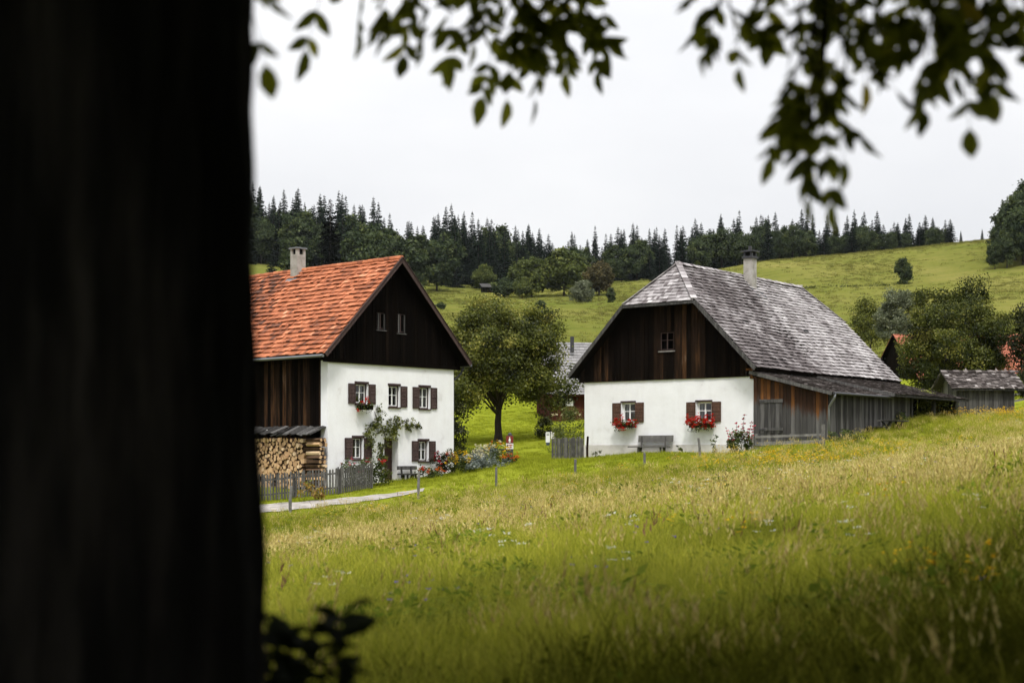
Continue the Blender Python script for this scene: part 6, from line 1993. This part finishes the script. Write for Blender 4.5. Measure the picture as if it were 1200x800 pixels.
def grasses():
    g = np.random.default_rng(17)
    A = []
    for i in range(5):
        q = blades(g, 62, .30, (.22, .56), (.006, .014), (.15, .95), None, ''); q2 = blades(g, 12, .28, (.10, .28), (.02, .04), (.3, .9), None, '')
        A.append(clump_obj('blade_tuft', [(*q, 'meadow_blade'), (*q2, 'herb_leaf')]))
    S = [clump_obj('seed_tuft', seed_stems(g, 16, .30, (.42, .74), .13, .014)) for i in range(3)] + [clump_obj('seed_tuft', seed_stems(g, 13, .30, (.50, .82), .20, .018)) for i in range(2)]
    inmeadow = lambda x, y, u: (y < edge_y(u) + .5 * np.sin(x * 1.7) + .3 * np.sin(x * 4.1)) & (np.hypot(x + 1.1, y - 3.45) > .75)
    # blades, denser near the viewer where single blades show
    p = np.concatenate([pts_in(16, 2.0, 16, -.62, .66, inmeadow, g), pts_in(9, 16, 96, -.56, .58, inmeadow, g)])
    n = len(p); ns = vnoise(p[:, 0], p[:, 1], .11, 3)
    far = np.clip((p[:, 1] - 10) / 45, 0, 1)
    scatter('meadow_grass', p, g.uniform(0, 6.28, n), np.clip(.95 + .35 * ns + g.normal(0, .12, n), .5, 1.5) * (1 - .30 * far), g.integers(0, 5, n), A, 'tall green meadow grass filling the foreground')
    p = np.concatenate([pts_in(3.2, 3.5, 16, -.60, .64, inmeadow, g), pts_in(6.0, 16, 96, -.56, .58, inmeadow, g)])
    ns = vnoise(p[:, 0], p[:, 1], .09, 8); far = np.clip((p[:, 1] - 8) / 35, 0, 1)
    k = g.random(len(p)) < np.clip(.18 + .9 * ns + .30 * far, .05, 1) * np.clip((p[:, 1] - 6) / 5, .04, 1); p = p[k]; n = len(p)
    scatter('seed_grass', p, g.uniform(0, 6.28, n), np.clip(g.normal(.90, .13, n), .5, 1.25) * (1 - .30 * np.clip((p[:, 1] - 20) / 35, 0, 1)), g.integers(0, 5, n), S, 'straw coloured seed heads standing over the meadow grass')
    # darker grass tufts paint the tree's shade into the meadow; brown dock spikes everywhere
    def leafy(n, R_, zlo, zhi, size, mat):
        a = g.uniform(0, 6.283, n); r = R_ * np.sqrt(g.random(n)); pos = np.stack([np.cos(a) * r, np.sin(a) * r, g.uniform(zlo, zhi, n) * (1 - .35 * r / R_)], 1)
        b = g.uniform(0, 6.283, n); ax = np.stack([np.cos(b), np.sin(b), g.uniform(-.4, .9, n)], 1); nn = unit(g.normal(0, .5, (n, 3)) + np.array([0, 0, 1.]))
        L = size * g.uniform(.6, 1.4, n); q = leaf_quads(pos, ax, nn, L, L * g.uniform(.4, .75, n)); return q, np.clip(g.normal(.5, .25, n), 0, 1), np.tile([0., .4, .8, .4], (n, 1)), mat
    K = [clump_obj('painted_shade_tuft', [leafy(36, .36, .05, .40, .055, 'shade_herb'), (*blades(g, 80, .34, (.26, .56), (.007, .015), (.3, 1.1), None, ''), 'shade_herb')]) for i in range(4)]
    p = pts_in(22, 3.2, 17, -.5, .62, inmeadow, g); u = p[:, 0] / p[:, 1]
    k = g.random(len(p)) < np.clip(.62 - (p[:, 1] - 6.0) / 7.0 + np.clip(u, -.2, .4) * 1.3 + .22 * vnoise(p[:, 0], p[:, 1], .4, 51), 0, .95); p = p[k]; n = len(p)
    scatter('painted_shade_grass', p, g.uniform(0, 6.28, n), np.clip(g.normal(1.0, .2, n), .5, 1.5), g.integers(0, 4, n), K, 'darker grass tufts painting tree shade into the lower right meadow')
    M = [clump_obj('meadow_herb', [leafy(60, .32, .10, .42, .085, 'herb_leaf'), (*blades(g, 16, .3, (.25, .5), (.006, .011), (.2, .9), None, ''), 'meadow_blade')]) for i in range(4)]
    p = pts_in(7, 4, 60, -.42, .52, inmeadow, g); ns = vnoise(p[:, 0], p[:, 1], .35, 61) + .6 * vnoise(p[:, 0], p[:, 1], .09, 71); k = g.random(len(p)) < np.clip(.15 + 1.3 * ns, .03, .95) * np.clip(1.15 - p[:, 1] / 60, 0, 1); p = p[k]; n = len(p)
    scatter('meadow_herbs', p, g.uniform(0, 6.28, n), np.clip(g.normal(1.0, .2, n), .5, 1.5), g.integers(0, 4, n), M, 'patches of leafy green herbs in the meadow')
    D = [clump_obj('dock_spike', [(*blades(g, 10, .22, (.15, .35), (.03, .06), (.4, 1.0), None, ''), 'herb_leaf')] + seed_stems(g, 3, .22, (.45, .80), .24, .022, 'dock_seed', (.05, .4))[:2]) for i in range(3)]
    p = pts_in(.8, 10, 70, -.38, .5, inmeadow, g); ns = vnoise(p[:, 0], p[:, 1], .18, 41); k = g.random(len(p)) < np.clip(.10 + .5 * np.maximum(ns, 0), 0, 1); p = p[k]; n = len(p)
    scatter('dock_spikes', p, g.uniform(0, 6.28, n), np.clip(g.normal(.95, .15, n), .5, 1.3) * (1 - .25 * np.clip((p[:, 1] - 20) / 35, 0, 1)), g.integers(0, 3, n), D, 'brown dock spikes standing in the meadow')
    # flowers
    Y_ = [clump_obj('buttercup', flower_clump(g, 9, .3, (.35, .60), .05, 'petal_yellow')) for i in range(3)]
    p = pts_in(6.0, 7, 96, -.40, .52, inmeadow, g); u = p[:, 0] / p[:, 1]
    ns = vnoise(p[:, 0], p[:, 1], .16, 21)
    patch = np.exp(-((u - .20) / .05) ** 2 - ((p[:, 1] - 55) / 4) ** 2) * .6 + np.exp(-((u - .335) / .045) ** 2 - ((p[:, 1] - 77) / 4) ** 2) * .6
    k = g.random(len(p)) < np.clip(.006 + .06 * np.maximum(ns - .2, 0) + patch, 0, 1); p = p[k]; n = len(p)
    scatter('buttercups', p, g.uniform(0, 6.28, n), np.clip(g.normal(1.0, .12, n), .6, 1.4), g.integers(0, 3, n), Y_, 'yellow meadow flowers scattered through the grass')
    W_ = [clump_obj('umbel', flower_clump(g, 5, .3, (.45, .72), .05, 'petal_white', True)) for i in range(2)]
    p = pts_in(1.0, 8, 80, -.35, .45, inmeadow, g); ns = vnoise(p[:, 0], p[:, 1], .15, 31); k = g.random(len(p)) < np.clip(.03 + .3 * np.maximum(ns - .15, 0), 0, 1); p = p[k]; n = len(p)
    scatter('white_umbels', p, g.uniform(0, 6.28, n), np.clip(g.normal(1.0, .12, n), .6, 1.4), g.integers(0, 2, n), W_, 'white umbel flowers scattered through the meadow')
    V_ = [clump_obj('bellflower', flower_clump(g, 4, .25, (.35, .6), .035, 'petal_violet')) for i in range(2)]
    p = pts_in(.10, 7, 50, -.35, .45, inmeadow, g); n = len(p)
    scatter('bellflowers', p, g.uniform(0, 6.28, n), np.ones(n), g.integers(0, 2, n), V_, 'few violet flowers in the meadow')
    # mown lawn round the houses
    Lw = [clump_obj('lawn_tuft', [(*blades(g, 60, .34, (.05, .13), (.008, .014), (.2, .9), None, '', seg=2), 'lawn_blade')]) for i in range(4)]

    def onlawn(x, y, u):
        lane = (np.abs(y - np.interp(u * F + CX, [-420, -60, 100, 295, 350, 410, 460, 500], [55.6, 56.2, 56.6, 57.2, 57.5, 58.0, 58.6, 59.4])) < .95) & (u * F + CX < 500)
        r = (x - FR.O.x) * FR.ex.x + (y - FR.O.y) * FR.ex.y; s = (x - FR.O.x) * FR.ey.x + (y - FR.O.y) * FR.ey.y
        house = (r > 0) & (r < 13.4) & (s > 0) & (s < 15)
        r = (x - FL.O.x) * FL.ex.x + (y - FL.O.y) * FL.ex.y; s = (x - FL.O.x) * FL.ey.x + (y - FL.O.y) * FL.ey.y
        house |= (r > 0) & (r < 8) & (s > 0) & (s < 15)
        return (y > edge_y(u) - 1.5 + .3 * np.sin(x * 3)) & ~lane & ~house
    p = np.concatenate([pts_in(8, 50, 76, -.62, .30, onlawn, g), pts_in(3.5, 76, 135, -.06, .12, onlawn, g), pts_in(3.5, 76, 120, .33, .42, onlawn, g)])
    n = len(p); scatter('lawn_grass', p, g.uniform(0, 6.28, n), np.clip(g.normal(1, .25, n), .4, 1.7), g.integers(0, 4, n), Lw, 'short bright green lawn around the farmhouses')

    # rough tussocks over the far pasture
    H_ = [clump_obj('tussock', [(*blades(g, 50, .75, (.12, .34), (.03, .06), (.3, 1.1), None, '', seg=2), 'pasture_tuft')]) for i in range(4)]
    open_hill = lambda x, y, u: np.ones(len(x), bool)
    p = pts_in(.55, 135, 445, -.06, .40, open_hill, g); ns = vnoise(p[:, 0], p[:, 1] * .5, .05, 81); k = g.random(len(p)) < np.clip(.45 + 1.2 * ns, .05, 1); p = p[k]; n = len(p)
    scatter('pasture_grass', p, g.uniform(0, 6.28, n), np.clip(g.normal(1.0, .35, n), .4, 2), g.integers(0, 4, n), H_, 'rough tussocks of grass over the hillside pasture')


grasses()


# ------------------------------------------------------------------ the air between here and the far wood
def haze():
    g_ = bpy.data.objects['ground']; V = np.empty(len(g_.data.vertices) * 3); g_.data.vertices.foreach_get('co', V); V = V.reshape(-1, 3)
    zt = max(115.0, float(V[:, 2].max()) + 40)
    mb = MB(); mb.box(V[:, 0].min() - 8, V[:, 0].max() + 8, V[:, 1].min() - 8, V[:, 1].max() + 8, float(V[:, 2].min()) - 1, zt)
    m, nt, out = new_mat('pale_air'); v = nt.nodes.new('ShaderNodeVolumePrincipled'); v.inputs['Density'].default_value = .00003; v.inputs['Color'].default_value = (.86, .93, 1, 1); v.inputs['Anisotropy'].default_value = .2
    nt.links.new(v.outputs[0], out.inputs['Volume'])
    tag(mb.build('haze', 'pale_air'), 'thin pale air over the hillside', kind='stuff')


haze()
